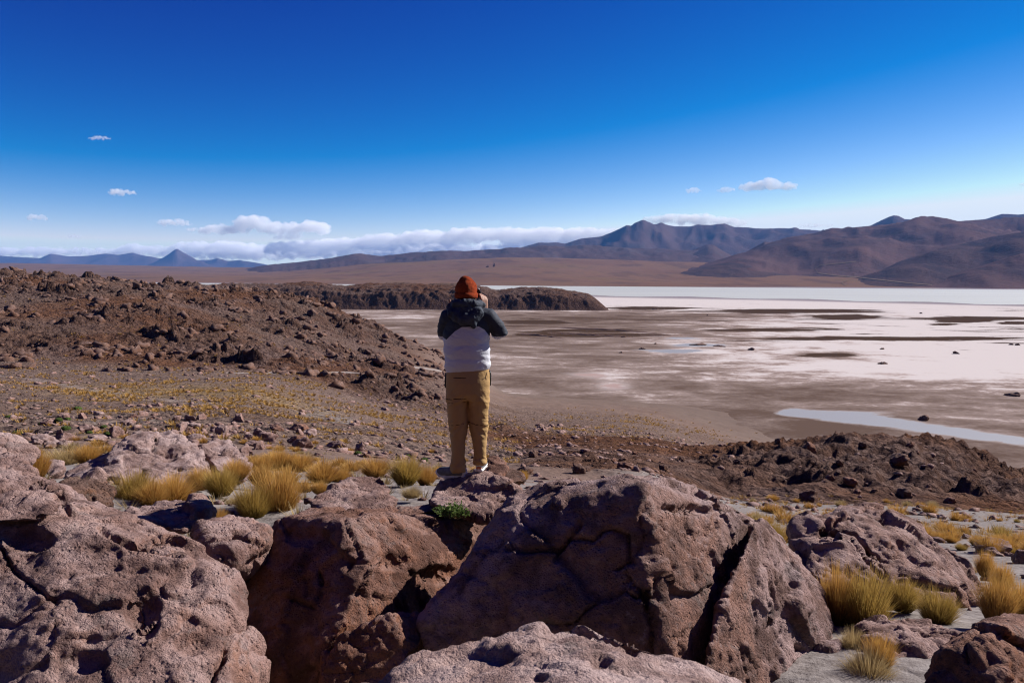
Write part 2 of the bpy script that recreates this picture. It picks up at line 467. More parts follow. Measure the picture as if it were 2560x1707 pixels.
hillmask = sstep(190, 240, DD) * sstep(1180, 950, UU)
crag_h = crag * (0.25 + 0.75 * np.where(hillmask > 0.02, patch, 1.0))
def seg_dist(px, py, pts):
    best = np.full(px.shape, 1e9)
    for (x0, y0), (x1, y1) in zip(pts[:-1], pts[1:]):
        dx, dy = x1 - x0, y1 - y0
        t = np.clip(((px - x0) * dx + (py - y0) * dy) / (dx * dx + dy * dy), 0, 1)
        best = np.minimum(best, np.hypot(px - x0 - t * dx, py - y0 - t * dy))
    return best
def gpos(u, d): return ((u - 1280) / FPX * d, d)
road_far = seg_dist(GX, GY, [gpos(590, 198), gpos(680, 206), gpos(760, 216), gpos(830, 228), gpos(880, 238)])
road_b = seg_dist(GX, GY, [gpos(985, 308), gpos(1010, 318), gpos(1060, 330), gpos(1120, 345)])
crag_h = crag_h * (1 - 0.95 * sstep(14, 5, np.minimum(road_far, road_b)))
warp = np.stack([fbm(p2 / 6.0, 5, 3), fbm(p2 / 6.0, 6, 3), np.zeros(len(p2))], 1)
def blocks(sc, wa, seed, tilt=0.9):
    """angular rock blocks: every cell stands at its own height with a tilted top, cracks between"""
    f1, f2, rid, ox, oy = worley2((p2 + wa * warp) / sc, seed)
    a = rid * 37.0
    edge = sstep(0.0, 0.16, f2 - f1)
    h = np.clip(rid * 1.7 - 0.55, 0, 1) * (0.75 + tilt * (ox * np.cos(a) + oy * np.sin(a)))
    return np.clip(h, 0, 1.6) * edge, rid
b1, r1 = blocks(15.0, 5.0, 11); b2, r2 = blocks(6.5, 3.0, 12); b3, r3 = blocks(2.8, 1.2, 14)
rg = ridged(p2 / 19.0, 21, 5)
clump = sstep(-0.15, 0.35, fbm(p2 / 17.0, 51, 3))
disp = (3.0 * b1 * clump + (2.6 * b2 + 1.5 * b3) * (0.25 + 0.75 * clump) + 1.7 * np.clip(rg, -1, 2) + 0.75 * ridged((p2 + 1.2 * warp) / 5.0, 27, 3)).reshape(Z.shape)
near = (0.5 * b2 * clump + 0.3 * b3 + 0.8 * (ridged((p2 + 1.5 * warp) / 11.0, 23, 3) - 0.8) + 0.34 * (ridged((p2 + 0.8 * warp) / 3.6, 24, 3) - 0.8) + 0.16 * ridged(p2 / 1.3, 25, 2)).reshape(Z.shape)
boul3 = b3
wfar = sstep(130, 210, DD)
Z = Z + crag_h * ((disp - 2.3) * wfar + near * 1.5 * (1 - wfar) * sstep(30, 60, DD))
# uneven stony ground everywhere, gentle near the camera
Z += (fbm(p2 / 14.0, 31, 5).reshape(Z.shape) * 0.35 + fbm(p2 / 2.3, 37, 3).reshape(Z.shape) * 0.10) * sstep(3, 40, DD) * sstep(-64, -58, Z)
Z += fbm(p2 / 1.1, 41, 3).reshape(Z.shape) * 0.05 * sstep(25, 8, DD)
stony = np.clip(blob(200, 55, 420, 0.45) + 0.6 * blob(800, 60, 200, 0.4) + 0.9 * blob(1500, 60, 350, 0.6), 0, 1)
Z += stony * (0.35 * boul3).reshape(Z.shape)
road_c = seg_dist(GX, GY, [gpos(-60, 175), gpos(60, 165), gpos(150, 150), gpos(260, 128), gpos(380, 112), gpos(500, 100), gpos(640, 92)])
track = np.clip(sstep(3.4, 1.8, road_far) + sstep(3.6, 1.8, road_b) + 0.35 * sstep(2.0, 0.8, road_c), 0, 1)
sand = np.clip(0.85 * sstep(1300, 1800, UU) * sstep(48, 30, DD) + 0.75 * sstep(26, 10, DD) + 0.5 * blob(820, 100, 140, 0.35)
               + 0.45 * blob(300, 60, 350, 0.4) + 0.3 * blob(1000, 50, 200, 0.4) + 0.25 * sstep(-50, -58, Z), 0, 1)
grass = np.clip(0.8 * blob(280, 130, 420, 0.35) + 0.55 * blob(750, 110, 250, 0.4) + 0.5 * blob(1350, 150, 260, 0.2) + 0.35 * blob(1650, 230, 220, 0.2) + 0.9 * blob(2440, 246, 130, 0.035), 0, 1)
ZG = Z + EYE[2]
gv = np.stack([GX.ravel(), GY.ravel(), ZG.ravel()], 1)
gf = grid_faces(NROW, len(TS))
# unseen slope added behind the camera, raised to cut the fill light
bx = np.concatenate([[-260, -190, -140, -105], np.linspace(-80, 80, 33), [105, 140, 190, 260]]); by = np.array([-210, -160, -120, -90, -70, -55, -44, -35, -28, -22, -17, -13, -10, -7.5, -5.5, -4, -2.5, -1, 0.4, 1.45])
BX, BY = np.meshgrid(bx, by)
bz = EYE[2] - 1.9 + 0.52 * np.clip(-BY - 3, 0, 200) + 0.010 * np.clip(-BY - 3, 0, 60) ** 1.5 - 0.05 * np.clip(np.abs(BX) - 10, 0, 300) * sstep(-20, 1, BY)
bz += 1.6 * fbm(np.stack([BX.ravel() / 14, BY.ravel() / 14, BX.ravel() * 0], 1), 45, 3).reshape(BX.shape) * sstep(-3, -14, BY)
bvv = np.stack([BX.ravel(), BY.ravel(), bz.ravel()], 1)
bf = grid_faces(len(by), len(bx)) + len(gv)
me = mesh_from('ground', np.concatenate([gv, bvv]), np.concatenate([gf, bf]), M_GROUND)
bank = sstep(1250, 1450, UU) * sstep(28, 42, DD) * sstep(150, 105, DD) * (1 - sand)
stone = np.clip(crag * (0.55 + 0.45 * patch) + 0.8 * bank + 0.32 * sstep(30, 60, DD) * sstep(330, 240, DD) * sstep(-58, -50, Z) + 0.35 * stony, 0, 1) * (1 - 0.9 * track)
crag_c = np.clip(crag_h + 0.75 * bank + 0.3 * crag, 0, 1)
for nm, a in (('sand', sand), ('grass', grass), ('crag', crag_c), ('track', track), ('stony', stone), ('shore', sstep(6.0, 0.3, ZG + 2.5 * fbm(p2 / 30.0, 46, 3).reshape(ZG.shape)))):
    fattr(me, nm, np.concatenate([a.ravel(), np.full(len(bvv), 1.0 if nm in ('crag', 'stony') else 0.0)]))
tag(link('ground', me), 'stony desert hillside falling to the salt lake', kind='structure')

def ground_z(x, y):
    """height of the land at x, y"""
    x = np.atleast_1d(np.asarray(x, float)); y = np.clip(np.atleast_1d(np.asarray(y, float)), DMIN, DMAX * 0.999)
    ly = np.log(y); r0 = np.clip(np.searchsorted(LD, ly) - 1, 0, NROW - 2); fr = (ly - LD[r0]) / (LD[r0 + 1] - LD[r0])
    t = np.clip(x / y, TS[0], TS[-1] - 1e-6); c0 = np.clip(np.searchsorted(TS, t) - 1, 0, len(TS) - 2)
    fc = (t - TS[c0]) / (TS[c0 + 1] - TS[c0])
    return ((ZG[r0, c0] * (1 - fc) + ZG[r0, c0 + 1] * fc) * (1 - fr) + (ZG[r0 + 1, c0] * (1 - fc) + ZG[r0 + 1, c0 + 1] * fc) * fr)
def gz(x, y): return float(ground_z(x, y)[0])

# ------------------------------------------------------------------ the salt flat and the lake
ts = np.linspace(-1.0, 1.0, 270); ld = np.linspace(math.log(170), math.log(5600), 190); dd = np.exp(ld)
sx = dd[:, None] * ts[None, :]; sy = np.repeat(dd[:, None], len(ts), 1)
SU = np.repeat(ts[None, :] * FPX + 1280, len(dd), 0)
SV = 690 + math.tan(ROLL) * (SU - 1280) + 60.0 / sy * FPX
def el(u, v, ru, rv): return np.exp(-((SU - u) / ru) ** 2 - ((SV - v) / rv) ** 2)
mud = 0.62 + 0 * SU
mud = np.where(True, 0.70 * sstep(900, 1000, SV - 0.02 * (SU - 1900)) + 0.64 * (1 - sstep(900, 1000, SV - 0.02 * (SU - 1900))) * sstep(2350, 1500, SU + 0.8 * (930 - SV)), mud)
mud = mud * sstep(755, 785, SV - 0.006 * (SU - 1500))
mud += 0.35 * el(1950, 790, 290, 9) + 0.3 * el(1950, 822, 230, 9) + 0.45 * el(2100, 890, 170, 12) + 0.25 * el(1500, 800, 300, 20) + 0.25 * el(1900, 845, 320, 9)
mud -= 0.22 * el(1700, 985, 120, 12) + 0.22 * el(2150, 1012, 160, 8) + 0.2 * el(1520, 940, 120, 14) + 0.3 * el(1350, 772, 180, 7) + 0.35 * el(1000, 790, 90, 8)
mud -= 0.25 * el(2400, 1090, 200, 14) + 0.1 * el(1900, 915, 400, 10)
mud += 0.12 * el(1750, 1045, 500, 30) + 0.15 * el(2050, 985, 350, 22)
dark = (0.75 * el(1990, 778, 190, 4.0) + 0.8 * el(2120, 792, 70, 5) + 0.8 * el(2440, 796, 130, 3.5) + 0.8 * el(2410, 803, 55, 2.6) + 0.8 * el(2545, 807, 45, 3)
        + 0.6 * el(2360, 811, 28, 2) + 0.62 * el(2270, 846, 300, 4.5) + 0.55 * el(2080, 888, 90, 6) + 0.5 * el(1620, 770, 120, 4)
        + 0.9 * el(1480, 826, 110, 3.0) + 0.9 * el(1420, 838, 110, 3.0) + 0.85 * el(1550, 837, 100, 2.6) + 0.6 * el(1330, 805, 70, 5) + 0.5 * el(1900, 825, 140, 4))
water = (0.8 * el(1535, 966, 54, 12) + 0.6 * el(1480, 938, 80, 10) + 0.95 * el(1690, 878, 95, 5) + 0.9 * el(1740, 862, 80, 5) + 0.75 * el(1715, 846, 60, 3.5))
stream_px = seg_dist(SU, SV * 3, [(1990, 1032 * 3), (2060, 1040 * 3), (2150, 1050 * 3), (2260, 1062 * 3), (2360, 1076 * 3), (2460, 1092 * 3), (2580, 1108 * 3), (2800, 1130 * 3)])
water += 0.95 * sstep(56, 10, stream_px) + 0.62 * el(2090, 1034, 120, 6) + 0.5 * el(2200, 1036, 70, 5)
pink = el(1535, 966, 90, 18) + el(1480, 938, 110, 16)
dark += 0.15 * sstep(758, 772, SV) * sstep(905, 860, SV) * sstep(1050, 1250, SU)
dark -= 0.3 * np.clip(water, 0, 1)
shore = np.interp(SU, [-200, 900, 1250, 1500, 1900, 2560, 3400], [711, 717, 728, 739, 746, 762, 780])
wet = sstep(shore + 6, shore + 1.5, SV)
sv3 = np.stack([sx.ravel(), sy.ravel(), np.zeros(sx.size)], 1)
me = mesh_from('salt_flat', sv3, grid_faces(len(dd), len(ts)), M_SALT)
for nm, a in (('mud', mud), ('dark', np.clip(dark, 0, 1)), ('wet', wet * 0.9), ('water', np.clip(water, 0, 1)), ('pink', np.clip(pink, 0, 1))): fattr(me, nm, a.ravel())
tag(link('salt_flat', me), 'white and brown salt flat on the dry lake floor', kind='structure')

def sheet(name, pts, z, mat, label):
    """a flat sheet of water: outline of (u, v) photo points lying on the lake floor"""
    out = []
    for k, (u, v) in enumerate(pts):
        r = ray(u, v); k2 = (z - EYE[2]) / r[2]; q = EYE + r * k2
        out.append((q[0], q[1], z))
    bm = bmesh.new(); vs_ = [bm.verts.new(p) for p in out]; bm.faces.new(vs_)
    bmesh.ops.triangulate(bm, faces=bm.faces[:])
    bmesh.ops.recalc_face_normals(bm, faces=bm.faces[:])
    me = bpy.data.meshes.new(name); bm.to_mesh(me); bm.free()
    if me.polygons[0].normal.z < 0: me.flip_normals()
    me.materials.append(mat)
    return tag(link(name, me), label, kind='structure')
_near = [(u, np.interp(u, [-200, 900, 1250, 1500, 1900, 2560, 3400], [711, 717, 728, 739, 746, 762, 780]) + 1.5 * math.sin(u * 0.021)) for u in range(3400, -700, -60)]
_far = [(u, 690 + math.tan(ROLL) * (u - 1280) + 60.0 / 4950 * FPX) for u in (-700, 3400)]
sheet('lake', _near + _far, 0.25, M_LAKE, 'pale milky lake water along the far shore')
# ------------------------------------------------------------------ headland, far plain, hills, mountains
def headland():
    top = [(300, 712), (480, 716), (560, 713), (640, 712), (700, 714), (760, 709), (800, 711), (860, 718), (900, 714), (960, 712), (1010, 712), (1060, 714), (1130, 713), (1200, 717), (1240, 728), (1270, 725),
           (1300, 722), (1350, 721), (1400, 725), (1440, 731), (1468, 736), (1490, 748), (1508, 762), (1527, 778), (1545, 782)]
    us = np.linspace(300, 1545, 420); tv = np.interp(us, *zip(*top))
    rows = np.concatenate([np.linspace(0, 0.30, 52), np.linspace(0.30, 1, 22)[1:]])
    d0 = np.interp(us, [300, 1000, 1400, 1545], [1350, 1370, 1400, 1430])
    width = np.interp(us, [300, 1200, 1450, 1545], [430, 380, 260, 60])
    V = []
    for s_ in rows:
        d = d0 + width * s_
        V.append(np.stack([(us - 1280) / FPX * d, d, np.zeros_like(us)], 1))
    V = np.array(V); flat = V.reshape(-1, 3)
    dt = (d0 + 0.36 * width)
    ztop = np.array([P(u, v, d)[2] for u, v, d in zip(us, tv, dt)])
    prof = np.interp(rows, [0, 0.03, 0.10, 0.20, 0.36, 0.6, 1.0], [-0.12, 0.02, 0.52, 0.78, 1.0, 0.8, -0.2])
    n1 = ridged(flat / 46.0, 61, 5).reshape(len(rows), -1); n2 = ridged(flat / 17.0, 62, 4).reshape(len(rows), -1)
    zz = ztop[None, :] * prof[:, None]
    cliff = np.interp(rows, [0, 0.03, 0.08, 0.3, 1], [0, 0.4, 1, 0.5, 0.35])[:, None]
    hgt = np.clip(ztop[None, :] / 40, 0.1, 1)
    n3 = ridged(flat / 7.0, 63, 3).reshape(len(rows), -1)
    zz = zz + (4.5 * n1 + 3.2 * n2 + 1.6 * n3) * cliff * hgt - 1.5
    V[:, :, 2] = zz
    me = mesh_from('headland', V.reshape(-1, 3), grid_faces(len(rows), len(us)), M_GROUND)
    n = len(me.vertices)
    fattr(me, 'crag', np.full(n, 1.0)); fattr(me, 'sand', np.zeros(n)); fattr(me, 'grass', np.zeros(n)); fattr(me, 'track', np.zeros(n)); fattr(me, 'stony', np.full(n, 1.0)); fattr(me, 'shore', np.zeros(n))
    tag(link('headland', me), 'dark brown rocky headland reaching into the salt flat', kind='structure')
headland()

PT = {
    -1500: [(4700, -8), 7000, 690, 12000, 676, 20000, 655, (52000, 500)],
    0:    [(4700, -8), 7000, 692, 12000, 675, 20000, 658, (52000, 400)],
    600:  [(4700, -8), 6500, 698, 12000, 684, 20000, 669, (52000, 330)],
    1000: [(4700, -8), 6500, 696, 9000, 676, 12000, 656, (52000, 330)],
    1300: [(4700, -8), 6500, 690, 9000, 664, 12000, 645, (52000, 360)],
    1700: [(4700, -8), 6500, 702, 9000, 678, 12000, 655, (52000, 360)],
    2100: [(4700, -8), 5500, 719, 7000, 700, 9000, 682, 12000, 665, (52000, 360)],
    2560: [(4700, -8), 5500, 724, 7000, 708, 9000, 694, 12000, 680, (52000, 400)],
    4000: [(4700, -8), 5500, 735, 7000, 722, 9000, 708, 12000, 690, (52000, 400)],
}
pus = sorted(PT); PLD = np.linspace(math.log(4700), math.log(52000), 120); PDS = np.exp(PLD)
pc = []
for u in pus:
    ent = PT[u]; a = []; b = []; k = 0
    while k < len(ent):
        if isinstance(ent[k], tuple): a.append(ent[k][0]); b.append(ent[k][1]); k += 1
        else: a.append(ent[k]); b.append(P(u, ent[k + 1], ent[k])[2]); k += 2
    pc.append(interp_smooth(PLD, np.log(a), b))
pc = np.array(pc)
PTS = np.linspace(-1.4, 1.36, 230); PU = PTS * FPX + 1280
PZ = np.array([interp_smooth(PU, pus, pc[:, r]) for r in range(len(PLD))])
px_ = PDS[:, None] * PTS[None, :]; py_ = np.repeat(PDS[:, None], len(PTS), 1)
pp = np.stack([px_.ravel(), py_.ravel(), np.zeros(px_.size)], 1)
PZ += (fbm(pp / 900.0, 71, 4).reshape(PZ.shape) * 14) * sstep(4900, 8000, py_)
me = mesh_from('plain', np.stack([px_.ravel(), py_.ravel(), PZ.ravel()], 1), grid_faces(len(PLD), len(PTS)), M_PLAIN)
tag(link('plain', me), 'brown desert plain rising beyond the lake', kind='structure')
def plain_z(x, y):
    r = np.clip((np.log(np.clip(y, 4700, 51999)) - PLD[0]) / (PLD[1] - PLD[0]), 0, len(PLD) - 1.001).astype(int)
    c = np.clip(np.searchsorted(PTS, x / y), 0, len(PTS) - 1)
    return PZ[r, c]

def mountain(name, label, ridge, d, wf, wb, mat, seed, rough=0.22, scale=900.0, nu=220, nr=46, power=1.25, spur=0.0):
    us = np.linspace(ridge[0][0], ridge[-1][0], nu)
    rv = np.interp(us, *zip(*ridge)) + 0.6 * fbm(np.stack([us / 26.0, us * 0 + seed, us * 0], 1), seed, 3)
    dr = d * (1 + 0.05 * fbm(np.stack([us / 210.0, us * 0 + seed, us * 0], 1), seed + 5, 2))
    rz = np.array([P(u, v, q)[2] for u, v, q in zip(us, rv, dr)])
    s_ = np.linspace(-1, 1, nr)
    dep = np.where(s_[:, None] < 0, dr + s_[:, None] * wf, dr + s_[:, None] * wb)
    X = (us - 1280)[None, :] / FPX * dep
    base = plain_z(X, dep) - 25
    prof = (1 - np.abs(s_)[:, None]) ** power
    taper = sstep(0, 0.09, np.linspace(0, 1, nu)) * sstep(1, 0.91, np.linspace(0, 1, nu))
    h = np.maximum(rz[None, :] - base, 0) * taper[None, :]
    pts = np.stack([X.ravel(), dep.ravel(), np.zeros(X.size)], 1)
    g = ridged(pts / scale, seed + 9, 5).reshape(X.shape)
    g2 = ridged(pts / np.array([scale * 0.45, scale * 1.6, 1]), seed + 14, 3).reshape(X.shape)
    amt = rough * np.clip(np.abs(s_)[:, None] * 3.5, 0, 1) * prof ** 0.5
    z = base + h * np.clip(prof + amt * (0.55 * g + 0.6 * g2 - 0.35), 0, 1.0)
    me = mesh_from(name, np.stack([X.ravel(), dep.ravel(), z.ravel()], 1), grid_faces(nr, nu), mat)
    return tag(link(name, me), label, kind='structure')

mountain('mountain_range', 'hazy blue mountain range far to the left', [(-420, 655), (-200, 640), (0, 639), (60, 643), (105, 645), (130, 634), (150, 637), (180, 641), (220, 640), (268, 633), (300, 637), (335, 632), (370, 640), (400, 645), (500, 650), (545, 649), (600, 655), (640, 662), (690, 668)], 47000, 4500, 4000, M_MOUNT, 3, 0.25, 5000)
mountain('volcano', 'blue hazy cone shaped volcano far to the left', [(330, 672), (370, 664), (400, 650), (425, 635), (440, 624), (446, 622), (452, 625), (470, 636), (495, 650), (525, 661), (570, 672)], 42000, 2400, 2400, M_MOUNT, 5, 0.12, 2600, power=1.0, nu=140)
mountain('mountain_range', 'small hazy blue ridge just right of the volcano', [(490, 668), (520, 652), (545, 645), (570, 652), (600, 650), (640, 656), (700, 668)], 45000, 2600, 2600, M_MOUNT, 25, 0.2, 2600, nu=100)
mountain('hill_range', 'low purple brown hills behind the middle of the plain', [(560, 678), (650, 664), (720, 659), (800, 650), (880, 638), (910, 636), (960, 642), (1010, 635), (1060, 632), (1110, 629), (1150, 632), (1220, 627), (1280, 621), (1340, 620), (1420, 616), (1500, 617), (1600, 622), (1750, 630), (1850, 648)], 17500, 4600, 3000, M_MOUNT, 7, 0.3, 1500, nu=260)
mountain('mountain', 'broad purple mountain with several peaks right of centre', [(1180, 640), (1290, 622), (1345, 606), (1380, 608), (1410, 611), (1450, 598), (1500, 591), (1540, 576), (1560, 568), (1572, 570), (1590, 563), (1602, 559), (1625, 564), (1650, 560), (1680, 566), (1720, 567), (1755, 564), (1790, 561), (1805, 559), (1830, 568), (1880, 570), (1960, 570), (2030, 575), (2120, 585), (2250, 600), (2400, 640)], 25500, 6500, 5000, M_MOUNT, 11, 0.30, 3200, nu=300)
mountain('mountain', 'blue peak standing behind the right hills', [(2100, 590), (2150, 570), (2190, 551), (2210, 542), (2222, 538), (2235, 539), (2250, 547), (2290, 549), (2325, 546), (2370, 551), (2440, 556), (2500, 575)], 21500, 3000, 3000, M_MOUNT, 13, 0.2, 2600, nu=140)
mountain('mountain', 'far blue summit at the right edge of the view', [(2330, 575), (2400, 551), (2450, 546), (2490, 533), (2530, 535), (2560, 533), (2640, 530), (2750, 545), (2900, 580)], 21500, 3000, 3000, M_MOUNT, 15, 0.2, 2600, nu=140)
mountain('hill', 'long reddish brown hill climbing to the right edge', [(1400, 712), (1600, 692), (1740, 668), (1830, 640), (1900, 620), (1960, 600), (2020, 585), (2070, 573), (2100, 572), (2150, 567), (2240, 562), (2330, 556), (2420, 551), (2480, 549), (2560, 546), (2700, 540), (2900, 545), (3300, 600)], 13000, 5600, 4000, M_HILL, 17, 0.27, 2000, nu=360, nr=64)
mountain('hill', 'dark spur of the right hills above the lake shore', [(1980, 722), (2060, 708), (2150, 690), (2200, 672), (2250, 650), (2320, 628), (2400, 607), (2470, 590), (2560, 577), (2700, 570), (2900, 580), (3200, 640)], 8600, 2800, 2200, M_HILL_SHADE_LAVA, 19, 0.25, 1500, nu=300, nr=56)
mountain('hill', 'low spur of the right hills nearest the shore', [(2150, 728), (2250, 716), (2330, 700), (2420, 672), (2500, 648), (2560, 632), (2700, 610), (2950, 640)], 6800, 1500, 1300, M_HILL, 20, 0.28, 1000, nu=200, nr=40)
mountain('hill', 'small dark cone hill in front of the broad mountain', [(1540, 690), (1610, 672), (1665, 652), (1705, 635), (1740, 619), (1765, 610), (1780, 612), (1800, 625), (1835, 645), (1880, 668), (1940, 690)], 17000, 4000, 2000, M_MOUNT, 23, 0.10, 1200, nu=110)
mountain('hill', 'dark pointed hill peeking over the reddish hill slope', [(1760, 675), (1830, 646), (1880, 618), (1905, 603), (1925, 606), (1960, 625), (2000, 650), (2060, 680)], 13000, 2000, 1500, M_HILL, 24, 0.06, 900, nu=90)
mountain('lava_hill', 'flat dark lava patch low on the plain', [(1600, 700), (1690, 683), (1740, 671), (1790, 660), (1820, 656), (1860, 659), (1900, 667), (1990, 683), (2080, 705)], 9000, 1800, 1000, M_HILL_SHADE_LAVA, 29, 0.10, 600, nu=130)

# ------------------------------------------------------------------ a pale dirt road winding over the right hills
bpy.context.view_layer.update()
_dg = bpy.context.evaluated_depsgraph_get()
M_ROAD = mat_far('road_dust', [(0.3, (0.13, 0.09, 0.06)), (0.5, (0.18, 0.13, 0.085)), (0.7, (0.15, 0.105, 0.07))], 0.01, (0.15, 0.10, 0.07), 0.4, 1.0)
def road(label, pts, width):
    pu = np.interp(np.linspace(0, len(pts) - 1, 60), range(len(pts)), [p[0] for p in pts])
    pv = np.interp(np.linspace(0, len(pts) - 1, 60), range(len(pts)), [p[1] for p in pts])
    V = []
    for u, v in zip(pu, pv):
        for dv in (-width, width):
            hit, loc, nrm, idx, ob, mt = scene.ray_cast(_dg, Vector(EYE), Vector(ray(u, v + dv)))
            if hit and loc.y > 4000: V.append((loc.x, loc.y, loc.z + 6.0))
            else: return
    n = len(V) // 2
    me = mesh_from('dirt_road', V, [(2 * k, 2 * k + 1, 2 * k + 3, 2 * k + 2) for k in range(n - 1)], M_ROAD)
    tag(link('dirt_road', me), label, kind='structure')
road('pale dirt road winding down the right hills to the shore', [(2140, 655), (2095, 660), (2050, 664), (2038, 672), (2046, 684), (2090, 690), (2140, 694), (2200, 701), (2270, 709), (2330, 714)], 0.7)
road('short pale branch of the dirt road near the shore', [(2128, 694), (2120, 702), (2104, 708), (2116, 715)], 0.6)
# ------------------------------------------------------------------ haze and clouds
def box_mesh(name, x0, x1, y0, y1, z0, z1):
    v = [(x, y, z) for z in (z0, z1) for y in (y0, y1) for x in (x0, x1)]
    f = [(0, 2, 3, 1), (4, 5, 7, 6), (0, 1, 5, 4), (2, 6, 7, 3), (0, 4, 6, 2), (1, 3, 7, 5)]
    return mesh_from(name, v, f, smooth=False)
hm = bpy.data.materials.new('haze_air'); hm.use_nodes = True
hm.node_tree.nodes.clear()
_ho = hm.node_tree.nodes.new('ShaderNodeOutputMaterial')
_hv = hm.node_tree.nodes.new('ShaderNodeVolumePrincipled')
_hv.inputs['Color'].default_value = (0.14, 0.40, 0.95, 1)
_hv.inputs['Density'].default_value = 1.05e-5
_hv.inputs['Anisotropy'].default_value = 0.0
hm.node_tree.links.new(_hv.outputs[0], _ho.inputs['Volume'])
me = box_mesh('haze', -80000, 80000, -3000, 53000, -90, 1950)
me.materials.append(hm)
haze = tag(link('haze', me), 'thin blue haze over the whole lake basin', kind='stuff')

cm = bpy.data.materials.new('cloud'); cm.use_nodes = True
cm.node_tree.nodes.clear()
_co = cm.node_tree.nodes.new('ShaderNodeOutputMaterial')
_cv = cm.node_tree.nodes.new('ShaderNodeVolumePrincipled')
_cv.inputs['Color'].default_value = (1, 1, 1, 1)
_cv.inputs['Density'].default_value = 0.0014
_cv.inputs['Anisotropy'].default_value = 0.0
cm.node_tree.links.new(_cv.outputs[0], _co.inputs['Volume'])

def ico(sub):
    bm = bmesh.new(); bmesh.ops.create_icosphere(bm, subdivisions=sub, radius=1.0)
    v = np.array([x.co[:] for x in bm.verts]); f = np.array([[q.index for q in x.verts] for x in bm.faces]); bm.free()
    return v, f
ICO2, ICO3 = ico(2), ico(3)

def remesh(name, verts, faces, voxel):
    """union of closed pieces as one even mesh"""
    me = mesh_from(name, verts, faces, smooth=False)
    o = bpy.data.objects.new('tmp', me); COL.objects.link(o)
    md = o.modifiers.new('r', 'REMESH'); md.mode = 'VOXEL'; md.voxel_size = voxel
    dg = bpy.context.evaluated_depsgraph_get()
    ev = o.evaluated_get(dg); m2 = bpy.data.meshes.new_from_object(ev)
    v = scene_read(m2)
    n = len(m2.polygons); L = np.empty(len(m2.loops), np.int32); m2.loops.foreach_get('vertex_index', L)
    f = L.reshape(n, 4)
    bpy.data.objects.remove(o); bpy.data.meshes.remove(me); bpy.data.meshes.remove(m2)
    return v, f

def smooth_mesh(v, f, it=2, k=0.5):
    k_ = f.shape[1]
    e = np.concatenate([f[:, [i, (i + 1) % k_]] for i in range(k_)])
    n = len(v); deg = np.bincount(e[:, 0], minlength=n) + np.bincount(e[:, 1], minlength=n)
    for _ in range(it):
        acc = np.stack([np.bincount(e[:, 0], v[e[:, 1], a], n) + np.bincount(e[:, 1], v[e[:, 0], a], n) for a in range(3)], 1)
        v = v * (1 - k) + k * acc / np.maximum(deg, 1)[:, None]
    return v

def vnormals(v, f):
    n = np.zeros_like(v, dtype=np.float64)
    fn = np.cross(v[f[:, 2]] - v[f[:, 0]], v[f[:, 3 if f.shape[1] == 4 else 1]] - v[f[:, 1 if f.shape[1] == 4 else 0]])
    for i in range(f.shape[1]):
        for a in range(3): n[:, a] += np.bincount(f[:, i], fn[:, a], len(v))
    return n / np.maximum(np.linalg.norm(n, axis=1), 1e-12)[:, None]

def biggest(v, f):
    """keep the largest connected piece"""
    lab = np.arange(len(v))
    e = np.concatenate([f[:, [i, (i + 1) % f.shape[1]]] for i in range(f.shape[1])])
    while True:
        m = np.minimum(lab[e[:, 0]], lab[e[:, 1]]); new = lab.copy()
        np.minimum.at(new, e[:, 0], m); np.minimum.at(new, e[:, 1], m); new = new[new]
        if (new == lab).all(): break
        lab = new
    ids, cnt = np.unique(lab, return_counts=True); keep = lab == ids[cnt.argmax()]
    idx = np.cumsum(keep) - 1
    return v[keep], idx[f[keep[f[:, 0]]]]

CLOUD_D = 62000.0
def cloud(label, puffs, seed, group=None, d=CLOUD_D, name='cloud', fill=14, vox=0.028):
    """puffs: (u, v, ru, rv) lumps; each is filled with many small balls"""
    rr = random.Random(seed); V = []; F = []; n = 0
    k = d / FPX
    for (u, v, ru, rv) in puffs:
        m = max(9, int(fill * ru / 9))
        for _ in range(m):
            a = rr.uniform(0, 6.283); q = math.sqrt(rr.random())
            uu = u + ru * q * math.cos(a)
            env = math.sqrt(max(0.0, 1 - ((uu - u) / ru) ** 2))
            r = rv * rr.uniform(0.24, 0.54) * (0.4 + 0.65 * env)
            top = rv * env
            vv = v + rv * 0.45 - rr.random() ** 0.7 * (top + rv * 0.35) * 1.05
            dep = d + rr.uniform(-0.4, 0.4) * ru * 0.7 * k
            c = P(uu, vv, dep)
            V.append(ICO2[0] * np.array([r * 1.25, r * 1.25, r * 0.92]) * k + c); F.append(ICO2[1] + n); n += len(ICO2[0])
    V = np.concatenate(V); F = np.concatenate(F)
    size = max(p[3] for p in puffs) * k
    o0 = V.mean(0)
    v, f = remesh(name, V - o0, F, max(size * 0.18, 26))
    v, f = biggest(v, f)
    nn = vnormals(v, f)
    v = v + nn * (fbm(v / (size * 0.22), seed, 5)[:, None] * size * 0.17)
    me = mesh_from(name, v, f, cm)
    o = link(name, me, loc=o0)
    return tag(o, label, 'cloud', group)

